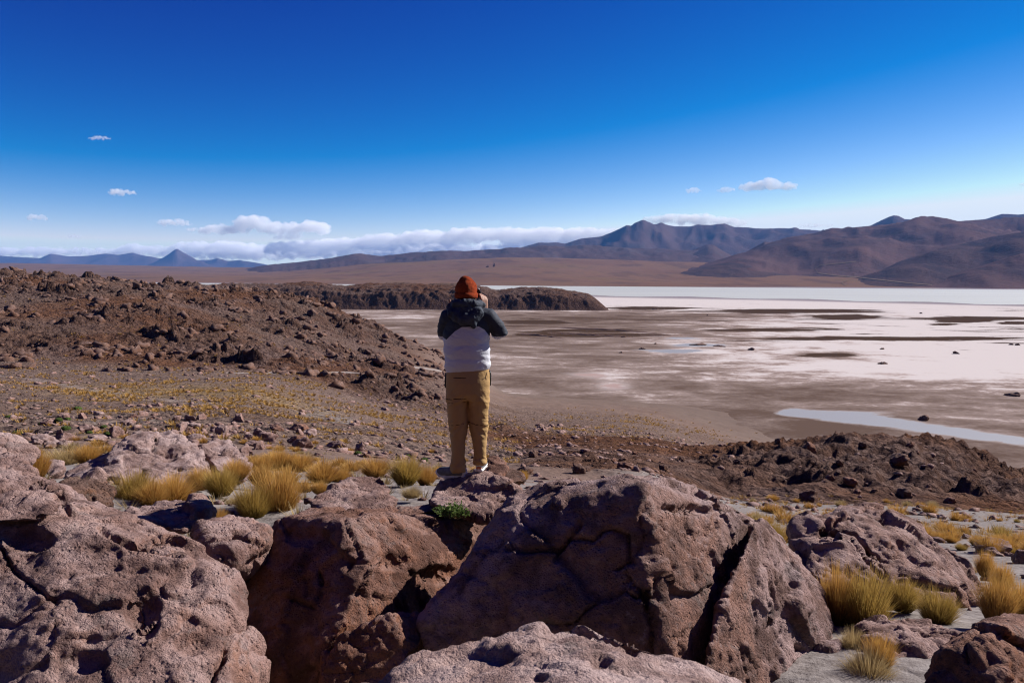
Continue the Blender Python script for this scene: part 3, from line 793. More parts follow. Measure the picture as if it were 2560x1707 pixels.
cloud('small flat cloud streak highest in the left sky', [(246, 347, 34, 6), (195, 346, 18, 2.5)], 1)
cloud('small lone cloud below the flat streak at left', [(300, 484, 42, 10)], 2)
cloud('tiny cloud near the left edge of the sky', [(90, 546, 30, 9)], 3)
cloud('tiny cloud above the left blue mountains', [(175, 594, 30, 6.5), (148, 597, 9, 4)], 4)
cloud('flat left lobe cloud above the volcano', [(432, 559, 50, 10), (500, 563, 24, 4)], 5)
cloud('large puffy cloud right of the volcano', [(560, 578, 70, 14), (630, 562, 50, 20), (690, 575, 50, 16), (770, 575, 64, 19), (720, 595, 40, 10), (500, 576, 46, 7)], 6)
cloud('low pale cloud layer behind the volcano', [(-60, 634, 120, 12), (60, 632, 110, 13), (200, 632, 120, 12), (335, 622, 40, 12), (380, 630, 120, 13), (480, 618, 60, 13), (560, 625, 130, 18), (650, 640, 200, 18), (300, 640, 340, 11)], 7, d=64500)
cloud('long bright cumulus bank behind the central hills', [(760, 624, 110, 20), (860, 620, 110, 20), (960, 611, 90, 21), (1060, 603, 80, 23), (1170, 595, 80, 21), (1190, 580, 26, 10), (1270, 595, 90, 21), (1370, 593, 90, 20), (1460, 590, 80, 17), (1530, 588, 50, 14), (900, 640, 260, 13), (1150, 630, 260, 17), (1380, 616, 160, 14)], 8, fill=16)
cloud('bright cloud rim behind the broad mountain peaks', [(1625, 554, 26, 11), (1690, 552, 62, 16), (1760, 554, 64, 16), (1830, 560, 40, 12)], 9)
cloud('thin bright cloud low behind the right hills', [(1960, 568, 40, 5), (2040, 566, 50, 7), (2120, 567, 26, 4)], 10)
cloud('small broken cloud left of the right hand puff', [(1690, 476, 40, 6), (1735, 479, 20, 8)], 11)
cloud('small puff left of the bright cumulus at right', [(1815, 477, 24, 8)], 12)
cloud('bright puffy cumulus high over the right hills', [(1880, 470, 34, 13), (1925, 465, 34, 16), (1965, 468, 34, 11)], 13)
cloud('scrap of cloud at the right edge of the sky', [(2535, 473, 16, 4), (2560, 464, 12, 6)], 14)
# ------------------------------------------------------------------ rocks
VK = 2560.0 / 2352.0
def proj(p):
    q = p - EYE
    d = q @ _F
    return 1280 + FPX * (q @ CR) / d, 853.5 - FPX * (q @ CU) / d

def mat_rock(name, base, dark, rust, dust, seed=0.0, pit=1.0):
    s = NT(name)
    c = s.mapping(s.coords('Object'), loc=(seed, seed * 1.7, seed * 0.6))
    n0 = s.noise(c, 0.9, 5, 0.6, 0.6)
    n1 = s.noise(c, 3.2, 6, 0.68, 0.3)
    n2 = s.noise(c, 16.0, 6, 0.7)
    n3 = s.noise(c, 70.0, 4, 0.65)
    col = s.mix(s.rng(n0, 0.38, 0.62), base, rust)
    col = s.mix(s.rng(n1, 0.44, 0.60, 0.0, 0.9), col, dark)
    lich = s.noise(s.mapping(c, loc=(7, 3, 1)), 5.0, 6, 0.75, 0.8)
    col = s.mix(s.rng(lich, 0.56, 0.64, 0.0, 0.55), col, (0.115, 0.098, 0.092))
    col = s.mix(s.rng(lich, 0.40, 0.34, 0.0, 0.5), col, (0.052, 0.034, 0.028))
    col = s.mix(s.rng(n2, 0.52, 0.72, 0.0, 0.55), col, tuple(x * 0.45 for x in dark))
    col = s.mix(s.rng(n2, 0.44, 0.28, 0.0, 0.45), col, dust)
    col = s.mix(s.rng(n3, 0.4, 0.7, 0.0, 0.35), col, tuple(x * 0.5 for x in base))
    geo = s.node('ShaderNodeNewGeometry')
    sep = s.node('ShaderNodeSeparateXYZ'); s.l.new(geo.outputs['Normal'], sep.inputs[0])
    up = s.math('MULTIPLY', s.rng(sep.outputs[2], 0.45, 0.9), s.rng(n1, 0.35, 0.6, 0.5, 0.08))
    col = s.mix(up, col, dust)                                    # pale dust settled on the upward faces
    v1 = s.voronoi(c, 26.0); v2 = s.voronoi(c, 75.0)
    pits = s.math('MULTIPLY', s.rng(v1, 0.05, 0.32, 0.0, 1.0), s.rng(n1, 0.4, 0.55, 1.0, 1.0))
    h = s.math('ADD', s.math('MULTIPLY', n2, 0.050), s.math('MULTIPLY', n3, 0.020))
    h = s.math('ADD', h, s.math('MULTIPLY', pits, 0.016 * pit))
    h = s.math('ADD', h, s.math('MULTIPLY', s.rng(v2, 0.05, 0.35), 0.006 * pit))
    return s.done(s.bsdf(col, 0.92, s.bump(h, 1.0, 0.9), 0.05))
M_ROCK = mat_rock('pink_tuff', (0.300, 0.193, 0.172), (0.140, 0.078, 0.064), (0.265, 0.142, 0.105), (0.385, 0.282, 0.262), 0.0)
M_ROCK_RED = mat_rock('red_tuff', (0.225, 0.122, 0.094), (0.100, 0.050, 0.037), (0.235, 0.098, 0.052), (0.320, 0.220, 0.195), 4.0)
M_ROCK_MIX = mat_rock('weathered_tuff', (0.325, 0.220, 0.205), (0.110, 0.062, 0.050), (0.245, 0.130, 0.096), (0.385, 0.290, 0.280), 2.0)
M_ROCK_PALE = mat_rock('pale_tuff', (0.370, 0.258, 0.238), (0.200, 0.122, 0.104), (0.335, 0.212, 0.180), (0.450, 0.345, 0.325), 9.0, 0.6)
M_ROCK_DARK = mat_rock('dark_tuff', (0.165, 0.098, 0.078), (0.078, 0.045, 0.035), (0.165, 0.078, 0.046), (0.225, 0.160, 0.142), 14.0)

def hull(pts):
    bm = bmesh.new()
    for p in pts: bm.verts.new(p)
    r = bmesh.ops.convex_hull(bm, input=bm.verts)
    bmesh.ops.delete(bm, geom=list({g for g in r['geom_interior'] + r['geom_unused'] if isinstance(g, bmesh.types.BMVert) and g.is_valid}), context='VERTS')
    bmesh.ops.triangulate(bm, faces=bm.faces[:]); bmesh.ops.recalc_face_normals(bm, faces=bm.faces[:])
    bm.verts.index_update()
    v = np.array([x.co[:] for x in bm.verts]); f = np.array([[q.index for q in x.verts] for x in bm.faces]); bm.free()
    return v, f

def poly_px(u, v, pts):
    return seg_dist(u, v, pts)

def boulder(label, parts, voxel, mat=None, seed=1, amp=1.0, rnd=4, cracks=(), pits=0.5, size=1.0, sink=None, cat='boulder', name='boulder', group=None, strata=0.0, dents=()):
    """hulls of (column, row, distance) points, fused, weathered and cracked"""
    V = []; F = []; n = 0
    for pts in parts:
        pp = [P(u * VK, v * VK, d) for u, v, d in pts]
        v, f = hull(pp); V.append(v); F.append(f + n); n += len(v)
    V = np.concatenate(V); F = np.concatenate(F)
    o0 = np.array([V[:, 0].mean(), V[:, 1].mean(), V[:, 2].min()])
    v, f = remesh(name, V - o0, F, voxel)
    v = smooth_mesh(v.astype(np.float64), f, max(1, rnd - 1), 0.6)
    w = v + o0
    nn = vnormals(v, f)
    S = size
    d = amp * S * (0.040 * fbm(w / (0.6 * S), seed, 3) + 0.014 * ridged(w / (0.30 * S), seed + 3, 3))
    if strata: d += strata * amp * S * 0.035 * ridged(w * np.array([0.5, 0.5, 2.6]) / (0.30 * S), seed + 4, 3)
    for sc, am, ed in ((0.75, 0.090, 0.04), (0.30, 0.036, 0.06), (0.12, 0.011, 0.10)):       # fractured planes and chips
        wp = np.stack([fbm(w / (sc * 0.6), seed + 61, 2), fbm(w / (sc * 0.6), seed + 62, 2), fbm(w / (sc * 0.6), seed + 63, 2)], 1)
        a1, a2, ar, of = worley(w / (sc * S) + 0.22 * wp, seed + 64)
        dr = np.stack([np.cos(ar * 39), np.sin(ar * 39), np.cos(ar * 71)], 1)
        d += amp * S * am * (0.8 * (ar - 0.5) + 0.9 * (of * dr).sum(1)) * sstep(0.0, ed, a2 - a1) - amp * S * am * 0.15 * sstep(0.05, 0.0, a2 - a1)
    v = v + nn * d[:, None]
    nn = vnormals(v, f); w = v + o0
    f1, f2, rid, _of = worley(w / (0.13 * S) + 0.5 * np.stack([fbm(w / (0.2 * S), seed + 21, 2)] * 3, 1), seed + 7)
    where = sstep(0.0, 0.4, fbm(w / (0.5 * S), seed + 31, 2))
    d = -pits * S * 0.014 * np.clip(1 - f1 / 0.5, 0, 1) ** 0.8 * np.where(rid > 0.5, 1, 0) * where
    g1, g2, gr, _of = worley(w * np.array([1, 1, 1.6]) / (0.055 * S) + 0.6 * np.stack([fbm(w / (0.1 * S), seed + 22, 2)] * 3, 1), seed + 8)
    d -= pits * S * 0.011 * np.clip(1 - g1 / 0.6, 0, 1) * np.where(gr > 0.35, 1, 0) * (0.25 + 0.75 * sstep(-0.1, 0.35, fbm(w / (0.33 * S), seed + 41, 2)))
    rf = 0.3 + 1.1 * sstep(-0.2, 0.3, fbm(w / (0.45 * S), seed + 71, 2))              # some faces coarse, some nearly smooth
    d += amp * S * rf * (0.011 * fbm(w / (0.06 * S), seed + 11, 3) + 0.010 * ridged(w / (0.10 * S), seed + 13, 3))
    if cracks or dents:
        uu, vv = proj(w)
        uu = uu / VK; vv = vv / VK
        wob = 5 * fbm(w / 0.15, seed + 51, 3)
        facing = sstep(0.05, -0.25, (nn * (w - EYE) / np.linalg.norm(w - EYE, axis=1)[:, None]).sum(1))
        for pts, wid, dep in cracks:
            dist = np.abs(poly_px(uu + wob, vv + wob, pts))
            d -= dep * np.clip(1 - dist / wid, 0, 1) ** 0.7 * facing
        for (cu, cv, ru, rv, dep) in dents:
            q = ((uu + wob * 2 - cu) / ru) ** 2 + ((vv + wob - cv) / rv) ** 2
            d -= dep * np.clip(1 - q, 0, 1) ** 0.6 * facing
    v = v + nn * d[:, None]
    me = mesh_from(name, v, f, mat or M_ROCK)
    o = link(name, me, loc=o0)
    return tag(o, label, cat, group)

boulder('largest pitted pink boulder filling the bottom left corner',
    [[(-90, 1058, 4.9), (0, 1073, 4.9), (120, 1108, 4.8), (210, 1178, 4.7), (300, 1213, 4.6), (400, 1238, 4.5), (470, 1260, 4.4), (530, 1298, 4.3), (556, 1350, 4.15), (560, 1405, 3.95), (545, 1455, 3.8),
      (-90, 1190, 4.15), (100, 1195, 4.1), (250, 1232, 4.05), (420, 1290, 3.98), (525, 1335, 3.98), (-90, 1680, 3.15), (200, 1680, 3.1), (400, 1680, 3.15), (520, 1640, 3.3), (-90, 1500, 5.0), (500, 1500, 4.7), (-90, 1800, 3.6), (500, 1750, 3.6)],
     [(535, 1445, 3.88), (588, 1475, 3.85), (600, 1540, 3.75), (610, 1680, 3.6), (470, 1680, 3.25), (490, 1500, 3.58), (600, 1680, 4.3), (560, 1462, 4.3)],
     [(-90, 1050, 4.6), (40, 1085, 4.6), (130, 1120, 4.5), (150, 1180, 4.1), (60, 1205, 4.0), (-90, 1200, 4.0)]],
    0.0128, M_ROCK, 3, 0.52, 2, pits=0.4,
    cracks=[([(0, 1255), (30, 1310), (80, 1350), (130, 1385)], 4, 0.05), ([(530, 1455), (510, 1520), (480, 1568)], 6, 0.09), ([(230, 1215), (300, 1255), (420, 1275)], 8, 0.05), ([(130, 1130), (160, 1180)], 9, 0.05)],
    dents=[(330, 1405, 42, 60, 0.06), (370, 1245, 60, 14, 0.06), (525, 1300, 18, 24, 0.05), (200, 1520, 50, 30, 0.04), (60, 1240, 60, 30, 0.06), (440, 1480, 40, 28, 0.04)])

boulder('big red brown boulder with shaded left face left of the centre rock',
    [[(556, 1345, 5.4), (598, 1245, 5.7), (645, 1192, 5.8), (720, 1168, 5.95), (830, 1172, 6.2), (1000, 1178, 6.7), (1130, 1200, 6.7), (795, 1200, 5.25), (850, 1300, 5.0), (810, 1430, 4.72), (740, 1500, 4.6), (700, 1650, 4.5),
      (590, 1500, 4.9), (600, 1680, 4.75), (1120, 1255, 6.3), (1060, 1370, 5.85), (1010, 1440, 5.5), (920, 1600, 4.95), (1100, 1560, 6.3), (620, 1450, 6.3), (640, 1700, 5.8)]],
    0.0165, M_ROCK_RED, 11, 0.65, 3, pits=0.6,
    cracks=[([(850, 1300), (820, 1380), (790, 1460)], 7, 0.04), ([(700, 1330), (705, 1370)], 5, 0.04), ([(735, 1315), (742, 1345)], 6, 0.05), ([(660, 1370), (720, 1395)], 6, 0.04), ([(790, 1190), (830, 1280), (800, 1310)], 6, 0.03)],
    dents=[(900, 1290, 50, 22, 0.05), (1010, 1320, 50, 26, 0.05), (700, 1230, 60, 20, 0.03)])

boulder('huge cracked boulder in the centre foreground with dark shaded face',
    [[(1190, 1124, 5.75), (1300, 1108, 5.9), (1450, 1098, 6.0), (1560, 1108, 6.0), (1165, 1182, 5.15), (1290, 1195, 5.0), (1400, 1165, 4.92), (1480, 1115, 4.95), (1010, 1395, 4.85), (960, 1435, 4.72), (968, 1485, 4.66), (1080, 1680, 4.55),
      (1400, 1700, 4.4), (1540, 1700, 4.4), (1470, 1250, 4.78), (1485, 1400, 4.55), (1555, 1530, 4.42), (1200, 1400, 5.8), (1500, 1400, 6.0), (1300, 1750, 5.6)],
     [(1480, 1113, 4.97), (1472, 1250, 4.82), (1487, 1400, 4.58), (1545, 1530, 4.42), (1640, 1140, 5.6), (1715, 1188, 5.75), (1690, 1260, 5.5), (1640, 1350, 5.2), (1600, 1450, 4.95), (1590, 1700, 4.65), (1500, 1700, 4.4), (1640, 1140, 6.5), (1560, 1105, 6.2), (1680, 1300, 6.3), (1620, 1750, 5.6), (1775, 1225, 6.6), (1760, 1300, 6.2)],
     [(1735, 1188, 5.5), (1705, 1280, 5.12), (1650, 1400, 4.72), (1605, 1568, 4.4), (1600, 1720, 4.3), (1800, 1258, 6.25), (1868, 1338, 6.15), (1893, 1430, 6.0), (1903, 1468, 5.75), (1900, 1720, 5.2), (1780, 1228, 6.9), (1900, 1430, 6.9), (1760, 1200, 6.4), (1850, 1750, 6.2)],
     [(1870, 1490, 5.5), (1930, 1485, 5.5), (1955, 1505, 5.4), (1962, 1600, 5.2), (1950, 1720, 5.0), (1850, 1720, 4.9), (1860, 1540, 5.1), (1940, 1600, 5.9)]],
    0.0185, M_ROCK_MIX, 23, 0.68, 2, pits=0.4,
    cracks=[([(1280, 1290), (1300, 1235), (1360, 1240), (1400, 1215), (1440, 1230)], 6, 0.05), ([(1165, 1260), (1290, 1265), (1330, 1200)], 7, 0.06), ([(1480, 1360), (1500, 1440), (1490, 1520)], 8, 0.08), ([(1445, 1330), (1480, 1365)], 7, 0.05),
            ([(1600, 1130), (1680, 1160), (1720, 1200)], 8, 0.06), ([(1770, 1400), (1765, 1440)], 4, 0.03), ([(1700, 1490), (1715, 1568)], 3, 0.03), ([(1440, 1230), (1450, 1290), (1420, 1310)], 5, 0.05)],
    dents=[(1580, 1170, 60, 12, 0.06), (1830, 1490, 12, 8, 0.06), (1660, 1165, 26, 10, 0.05), (1840, 1545, 26, 30, 0.08)])

boulder('blurred pale boulder nearest the camera at bottom centre',
    [[(820, 1610, 2.2), (862, 1562, 2.25), (960, 1512, 2.35), (1080, 1482, 2.4), (1200, 1464, 2.45), (1300, 1444, 2.5), (1340, 1434, 2.5), (1420, 1452, 2.45), (1560, 1498, 2.4), (1620, 1524, 2.35), (1700, 1572, 2.3), (1740, 1625, 2.2),
      (900, 1660, 1.8), (1300, 1625, 1.75), (1600, 1660, 1.8), (880, 2100, 1.9), (1300, 2200, 1.9), (1650, 2100, 1.9), (950, 2000, 2.5), (1600, 2000, 2.5)]],
    0.0115, M_ROCK_PALE, 31, 0.55, 4, pits=0.9, size=0.7, cracks=[([(1310, 1450), (1400, 1470), (1460, 1500)], 10, 0.03)], dents=[(1380, 1520, 26, 14, 0.03), (1240, 1555, 20, 10, 0.03)])

boulder('shaded red rock wedged between the two big boulders',
    [[(738, 1502, 4.55), (800, 1442, 4.6), (900, 1404, 4.65), (985, 1397, 4.95), (1010, 1425, 4.85), (935, 1520, 4.45), (870, 1650, 4.3), (740, 1660, 4.3), (732, 1555, 4.4), (900, 1500, 5.4), (880, 1680, 5.0), (740, 1600, 5.0)]],
    0.0125, M_ROCK_RED, 37, 0.7, 5, pits=0.3)

boulder('long sloping boulder behind the tussocks at right',
    [[(1815, 1202, 8.2), (1880, 1169, 8.8), (2000, 1164, 9.0), (2060, 1186, 8.8), (2140, 1250, 8.5), (2260, 1340, 8.0), (2250, 1400, 7.5), (2150, 1390, 7.25), (2060, 1350, 7.3), (1900, 1340, 7.4), (1830, 1300, 7.7), (1960, 1195, 8.2), (2080, 1245, 7.9), (2180, 1330, 7.5), (1900, 1420, 9), (2200, 1440, 8.8), (1850, 1400, 8), (2150, 1450, 7.5)],
     [(1812, 1235, 7.7), (1900, 1232, 7.55), (1965, 1240, 7.5), (2030, 1320, 7.2), (2010, 1345, 7.05), (1900, 1350, 7.0), (1840, 1345, 7.1), (1830, 1300, 8.2), (2000, 1400, 7.6)]],
    0.023, M_ROCK, 41, 1.0, 4, pits=0.8, size=1.15, cracks=[([(1890, 1225), (1960, 1230), (2000, 1290), (2030, 1330)], 9, 0.16), ([(2060, 1330), (2150, 1350), (2190, 1355)], 8, 0.07)])

boulder('dark slanting boulder cut by the bottom right corner',
    [[(2060, 1625, 3.35), (2112, 1556, 3.45), (2200, 1488, 3.6), (2265, 1438, 3.75), (2300, 1412, 3.95), (2335, 1404, 4.1), (2440, 1395, 4.3), (2480, 1640, 3.3), (2300, 1700, 3.05), (2295, 1450, 3.55), (2420, 1460, 3.75), (2200, 1800, 3.2), (2450, 1800, 4.0), (2150, 1700, 4.0)]],
    0.0135, M_ROCK_RED, 43, 0.8, 4, pits=0.6, cracks=[([(2290, 1450), (2330, 1480), (2352, 1485)], 6, 0.04)])

boulder('large smooth pale pink boulder among the left tussocks',
    [[(130, 1104, 10.5), (200, 1083, 10.8), (255, 1042, 11.2), (300, 1006, 11.6), (360, 991, 11.8), (400, 996, 11.8), (440, 1012, 11.5), (480, 1042, 11.2), (497, 1075, 10.8), (480, 1120, 10.3), (380, 1130, 10.0), (268, 1122, 9.9), (275, 1062, 10.5), (330, 1010, 11.2), (200, 1120, 10.4), (450, 1150, 11.4), (250, 1150, 11.2)]],
    0.024, M_ROCK_PALE, 47, 0.85, 5, pits=0.5, size=1.3, cracks=[([(360, 1010), (350, 1035), (390, 1050), (420, 1040)], 5, 0.07), ([(290, 1050), (285, 1070)], 5, 0.05)])
boulder('pale boulder leaning on the large smooth left one',
    [[(455, 1030, 11.8), (500, 1011, 12.3), (530, 1009, 12.3), (570, 1035, 12), (583, 1062, 11.6), (575, 1105, 11.2), (510, 1100, 11.0), (485, 1060, 11.2), (520, 1120, 12)]],
    0.024, M_ROCK_PALE, 53, 0.85, 4, pits=0.4, size=1.2)
boulder('low rounded rock right of the bottom left boulder top',
    [[(282, 1172, 6.2), (330, 1156, 6.4), (400, 1147, 6.5), (470, 1151, 6.4), (492, 1176, 6.2), (472, 1205, 6.0), (420, 1220, 5.8), (300, 1210, 5.8), (380, 1240, 6.3)]],
    0.014, M_ROCK, 59, 0.7, 4, pits=0.7)
boulder('dark pitted rock above the bottom left boulder',
    [[(140, 1112, 6.6), (190, 1102, 6.8), (225, 1100, 6.8), (264, 1127, 6.6), (264, 1165, 6.3), (200, 1165, 6.1), (145, 1130, 6.3), (210, 1180, 6.7)]],
    0.012, M_ROCK_DARK, 61, 0.8, 3, pits=1.5, size=0.8)
boulder('flat topped block standing between the two left boulders',
    [[(455, 1212, 5.3), (500, 1197, 5.6), (560, 1191, 5.7), (600, 1209, 5.6), (607, 1237, 5.35), (600, 1258, 5.3), (560, 1300, 5.2), (500, 1290, 5.0), (540, 1330, 5.5), (590, 1300, 5.6)]],
    0.012, M_ROCK, 67, 0.7, 3, pits=0.6, strata=1.0, cracks=[([(480, 1240), (540, 1235), (600, 1250)], 4, 0.05)])
boulder('humped pink rock left of the photographer',
    [[(698, 1150, 7.2), (760, 1127, 7.4), (800, 1112, 7.6), (880, 1126, 7.5), (918, 1143, 7.3), (905, 1175, 7.0), (840, 1185, 6.9), (740, 1180, 6.9), (830, 1190, 7.4)],
     [(768, 1128, 7.7), (800, 1097, 8), (840, 1088, 8.1), (880, 1093, 8.1), (902, 1118, 7.9), (885, 1140, 7.6), (830, 1150, 8.1)]],
    0.015, M_ROCK, 71, 0.7, 4, pits=0.35, size=0.9)
boulder('rough pitted slab tilted below the photographer',
    [[(985, 1150, 6.45), (1030, 1118, 6.85), (1100, 1132, 6.55), (1165, 1160, 6.25), (1160, 1180, 6.1), (1110, 1194, 6.0), (1040, 1170, 6.05), (1000, 1160, 6.2), (1090, 1180, 6.7)]],
    0.0115, M_ROCK, 73, 0.8, 2, pits=1.2, size=0.7)
M2 = boulder('knobbly rock the photographer stands on',
    [[(995, 1129, 7.15), (1010, 1110, 7.0), (1040, 1109, 6.95), (1068, 1105, 6.95), (1085, 1093, 7.0), (1122, 1091, 7.0), (1010, 1105, 7.5), (1120, 1087, 7.5), (1180, 1113, 7.1), (1200, 1145, 6.75), (1130, 1155, 6.55), (1010, 1159, 6.7), (1100, 1185, 7.2)],
     [(1120, 1105, 6.9), (1135, 1097, 6.9), (1165, 1103, 6.85), (1195, 1123, 6.8), (1200, 1150, 6.6), (1130, 1155, 6.6), (1160, 1155, 7.3)]],
    0.0115, M_ROCK, 79, 0.55, 2, pits=1.0, size=0.65)
boulder('thin curled ledge of rock on the red brown boulder',
    [[(828, 1192, 6.1), (850, 1180, 6.2), (880, 1172, 6.3), (890, 1190, 6.1), (860, 1202, 6.0), (835, 1205, 6.0)],
     [(870, 1178, 6.2), (920, 1158, 6.4), (1005, 1150, 6.5), (1012, 1172, 6.3), (930, 1182, 6.15), (885, 1195, 6.05), (940, 1175, 6.7)]],
    0.0105, M_ROCK_RED, 83, 0.6, 2, pits=1.2, size=0.6)
boulder('round brown rock just right of the photographer shoes',
    [[(1110, 1064, 9.4), (1130, 1051, 9.6), (1158, 1060, 9.5), (1166, 1080, 9.2), (1150, 1100, 9.0), (1112, 1100, 9.0), (1140, 1110, 9.6)]],
    0.018, M_ROCK_RED, 89, 0.6, 4, pits=0.5, size=0.9)
boulder('low rock beside the round brown one',
    [[(1155, 1082, 9.3), (1175, 1072, 9.5), (1200, 1082, 9.4), (1215, 1105, 9.0), (1160, 1110, 9.0), (1190, 1115, 9.6)]],
    0.018, M_ROCK_DARK, 97, 0.6, 3, pits=0.5, size=0.9)
boulder('rounded rock at the left edge above the corner boulder',
    [[(-50, 1000, 7.0), (20, 1004, 7.2), (55, 1013, 7.2), (80, 1036, 7.0), (78, 1060, 6.8), (0, 1075, 6.5), (-50, 1075, 6.5), (20, 1090, 7.2)]],
    0.014, M_ROCK_PALE, 101, 0.6, 5, pits=0.3)
boulder('deeply pitted rock at the left edge',
    [[(-50, 1032, 6.2), (30, 1037, 6.2), (75, 1072, 6.0), (88, 1098, 5.8), (20, 1125, 5.6), (-50, 1115, 5.6), (30, 1140, 6.2)]],
    0.0115, M_ROCK, 103, 0.8, 3, pits=1.5, size=0.8)
boulder('small smooth pink rock beside the left yellow tussock',
    [[(95, 1072, 9.5), (115, 1054, 9.8), (145, 1059, 9.7), (152, 1078, 9.4), (110, 1098, 9.2), (140, 1100, 9.7)]],
    0.02, M_ROCK_PALE, 107, 0.5, 6, pits=0.2)
boulder('low ridged slab on the sand at lower right',
    [[(1985, 1458, 5.9), (2060, 1433, 6.1), (2130, 1446, 6), (2200, 1476, 5.7), (2150, 1530, 5.3), (2060, 1525, 5.2), (2005, 1495, 5.4), (2080, 1560, 5.8)]],
    0.0125, M_ROCK, 109, 1.0, 2, pits=0.9, size=0.8, strata=1.4)
# ------------------------------------------------------------------ finding spots on the land
_hd = np.exp(np.linspace(math.log(4.5), math.log(1200), 1500))
def ground_hit(u, v, dmin=4.5):
    """where the line of sight through photo pixel (u, v) first meets the land"""
    r = ray(u, v); d = _hd[_hd >= dmin]
    p = EYE[None, :] + r[None, :] * (d / r[1])[:, None]
    below = np.nonzero(p[:, 2] < np.maximum(ground_z(p[:, 0], p[:, 1]), 0.0))[0]
    if len(below) == 0: return None
    return p[below[0]]
def on_ground(uv, vv, d):            # view column (of 2352) and distance
    p = P(uv * VK, vv * VK, d)
    return np.array([p[0], p[1], gz(p[0], p[1])])

# ------------------------------------------------------------------ loose rocks on the slopes
def rock_mesh(name, seed, sub, mat, flat=0.7, rough=0.28):
    v, f = ico(sub)
    rs = np.random.RandomState(seed)
    for _ in range(9):                                     # plane cuts make it angular
        n = rs.normal(size=3); n /= np.linalg.norm(n); k = rs.uniform(0.45, 0.85)
        ex = v @ n - k
        v = v - np.where(ex > 0, ex, 0)[:, None] * n[None, :]
    v = v * (1 + rough * fbm(v * 1.7 + seed, seed, 3))[:, None]
    if sub > 3: v = v * (1 + 0.07 * ridged(v * 6 + seed, seed + 2, 3))[:, None]
    v = v * np.array([1, rs.uniform(0.7, 1.0), flat])
    return mesh_from(name, v, f, mat, smooth=sub > 3)
ROCKS = [rock_mesh('rock', 200 + k, 4, (M_ROCK, M_ROCK_PALE, M_ROCK, M_ROCK_RED, M_ROCK)[k % 5]) for k in range(8)]
DROCKS = [rock_mesh('rock', 230 + k, 4, (M_ROCK_DARK, M_ROCK_RED)[k % 2], 0.8) for k in range(4)]

def zone(u, cuts, names): return names[sum(u > c for c in cuts)]
LZ = ((170, 560, 860), ('at the left edge', 'behind the large pale boulder', 'behind the tallest golden tussock', 'left of the photographer'))
RZ = ((2030, 2250, 2430), ('behind the centre boulder', 'above the sloping boulder', 'right of the sloping boulder', 'near the right edge'))
def size_word(s, a, b): return 'small' if s < a else 'large' if s > b else 'mid sized'
def depth_word(d, a, b): return 'near' if d < a else 'far' if d > b else 'middle'
HUE = {'pink_tuff': 'pink', 'pale_tuff': 'pale', 'red_tuff': 'red brown', 'dark_tuff': 'dark', 'golden_grass': 'golden', 'greenish_grass': 'greenish', 'straw_grass': 'straw coloured'}
def hue(me): return HUE[me.materials[0].name]
def put_rock(me, p, s, rng_, label, group, name='rock', sink=0.3):
    o = link(name, me)
    o.location = (p[0], p[1], p[2] + s * (0.45 - sink))
    o.scale = (s * rng_.uniform(0.8, 1.3), s * rng_.uniform(0.8, 1.2), s * rng_.uniform(0.7, 1.15))
    o.rotation_euler = (rng_.uniform(-0.35, 0.35), rng_.uniform(-0.35, 0.35), rng_.uniform(0, 6.28))
    return tag(o, label, 'rock', group)

rr = random.Random(5)
n = 0
while n < 150:                                            # the pink boulder field below the left tussocks
    u = rr.triangular(-60, 1150, 150); v = rr.uniform(1035, 1135) + 0.03 * (u - 300)
    p = ground_hit(u, v, 12)
    if p is None or p[1] > 110: continue
    s = (rr.random() ** 2.6 * 1.0 + 0.2) * (0.5 + p[1] / 110.0)
    me = rr.choice(ROCKS)
    put_rock(me, p, s * 0.62, rr, '%s %s boulder, %s rock field %s' % (size_word(s, 0.3, 0.75), hue(me), depth_word(p[1], 30, 62), zone(u, *LZ)), 'boulders of the left rock field'); n += 1
for u, v, s in ((455, 1078, 1.0), (475, 1085, 0.8), (490, 1070, 0.7), (650, 1090, 0.9), (665, 1100, 1.1), (620, 1098, 0.6), (740, 1105, 0.9), (690, 1075, 0.7), (780, 1090, 0.8), (840, 1120, 0.8), (900, 1128, 0.9), (1000, 1118, 0.6)):
    p = ground_hit(u, v, 12)
    put_rock(rr.choice(ROCKS), p, s * (0.32 + p[1] / 200.0), rr, '%s boulder of the cluster %s' % (size_word(s, 0.75, 0.95), zone(u, (560, 700, 800), ('just behind the leaning pale boulder', 'behind the tallest golden tussock', 'behind the row of tussocks', 'left of the photographer'))), 'boulder cluster behind the left tussocks', sink=0.15)
for k in range(46):                                       # the stony slope behind the centre boulder
    u = rr.uniform(1180, 1850); v = rr.uniform(1090, 1185)
    p = ground_hit(u, v, 14)
    if p is None or p[1] > 130: continue
    me = rr.choice(DROCKS)
    put_rock(me, p, (rr.random() ** 3 * 0.55 + 0.08) * (0.3 + p[1] / 90.0), rr, '%s stone %s on the stony slope %s' % (hue(me), {'near': 'low', 'middle': 'midway', 'far': 'high'}[depth_word(p[1], 30, 70)], zone(u, (1330, 1560, 1720), ('right of the photographer', 'behind the centre boulder top', 'behind the centre boulder crack', 'left of the dark ridge'))), 'dark stones behind the centre boulder')
for k in range(28):                                       # the dark ridge at right
    u = rr.triangular(1800, 2560, 2250); v = rr.uniform(1105, 1260)
    p = ground_hit(u, v, 30)
    if p is None or not (45 < p[1] < 110): continue
    put_rock(rr.choice(DROCKS), p, (rr.random() ** 3 * 0.65 + 0.2), rr, '%s rock on the dark eroded ridge %s' % ({'near': 'low', 'middle': 'midway', 'far': 'high'}[depth_word(p[1], 55, 72)], zone(u, *RZ)), 'rocks of the dark right ridge')
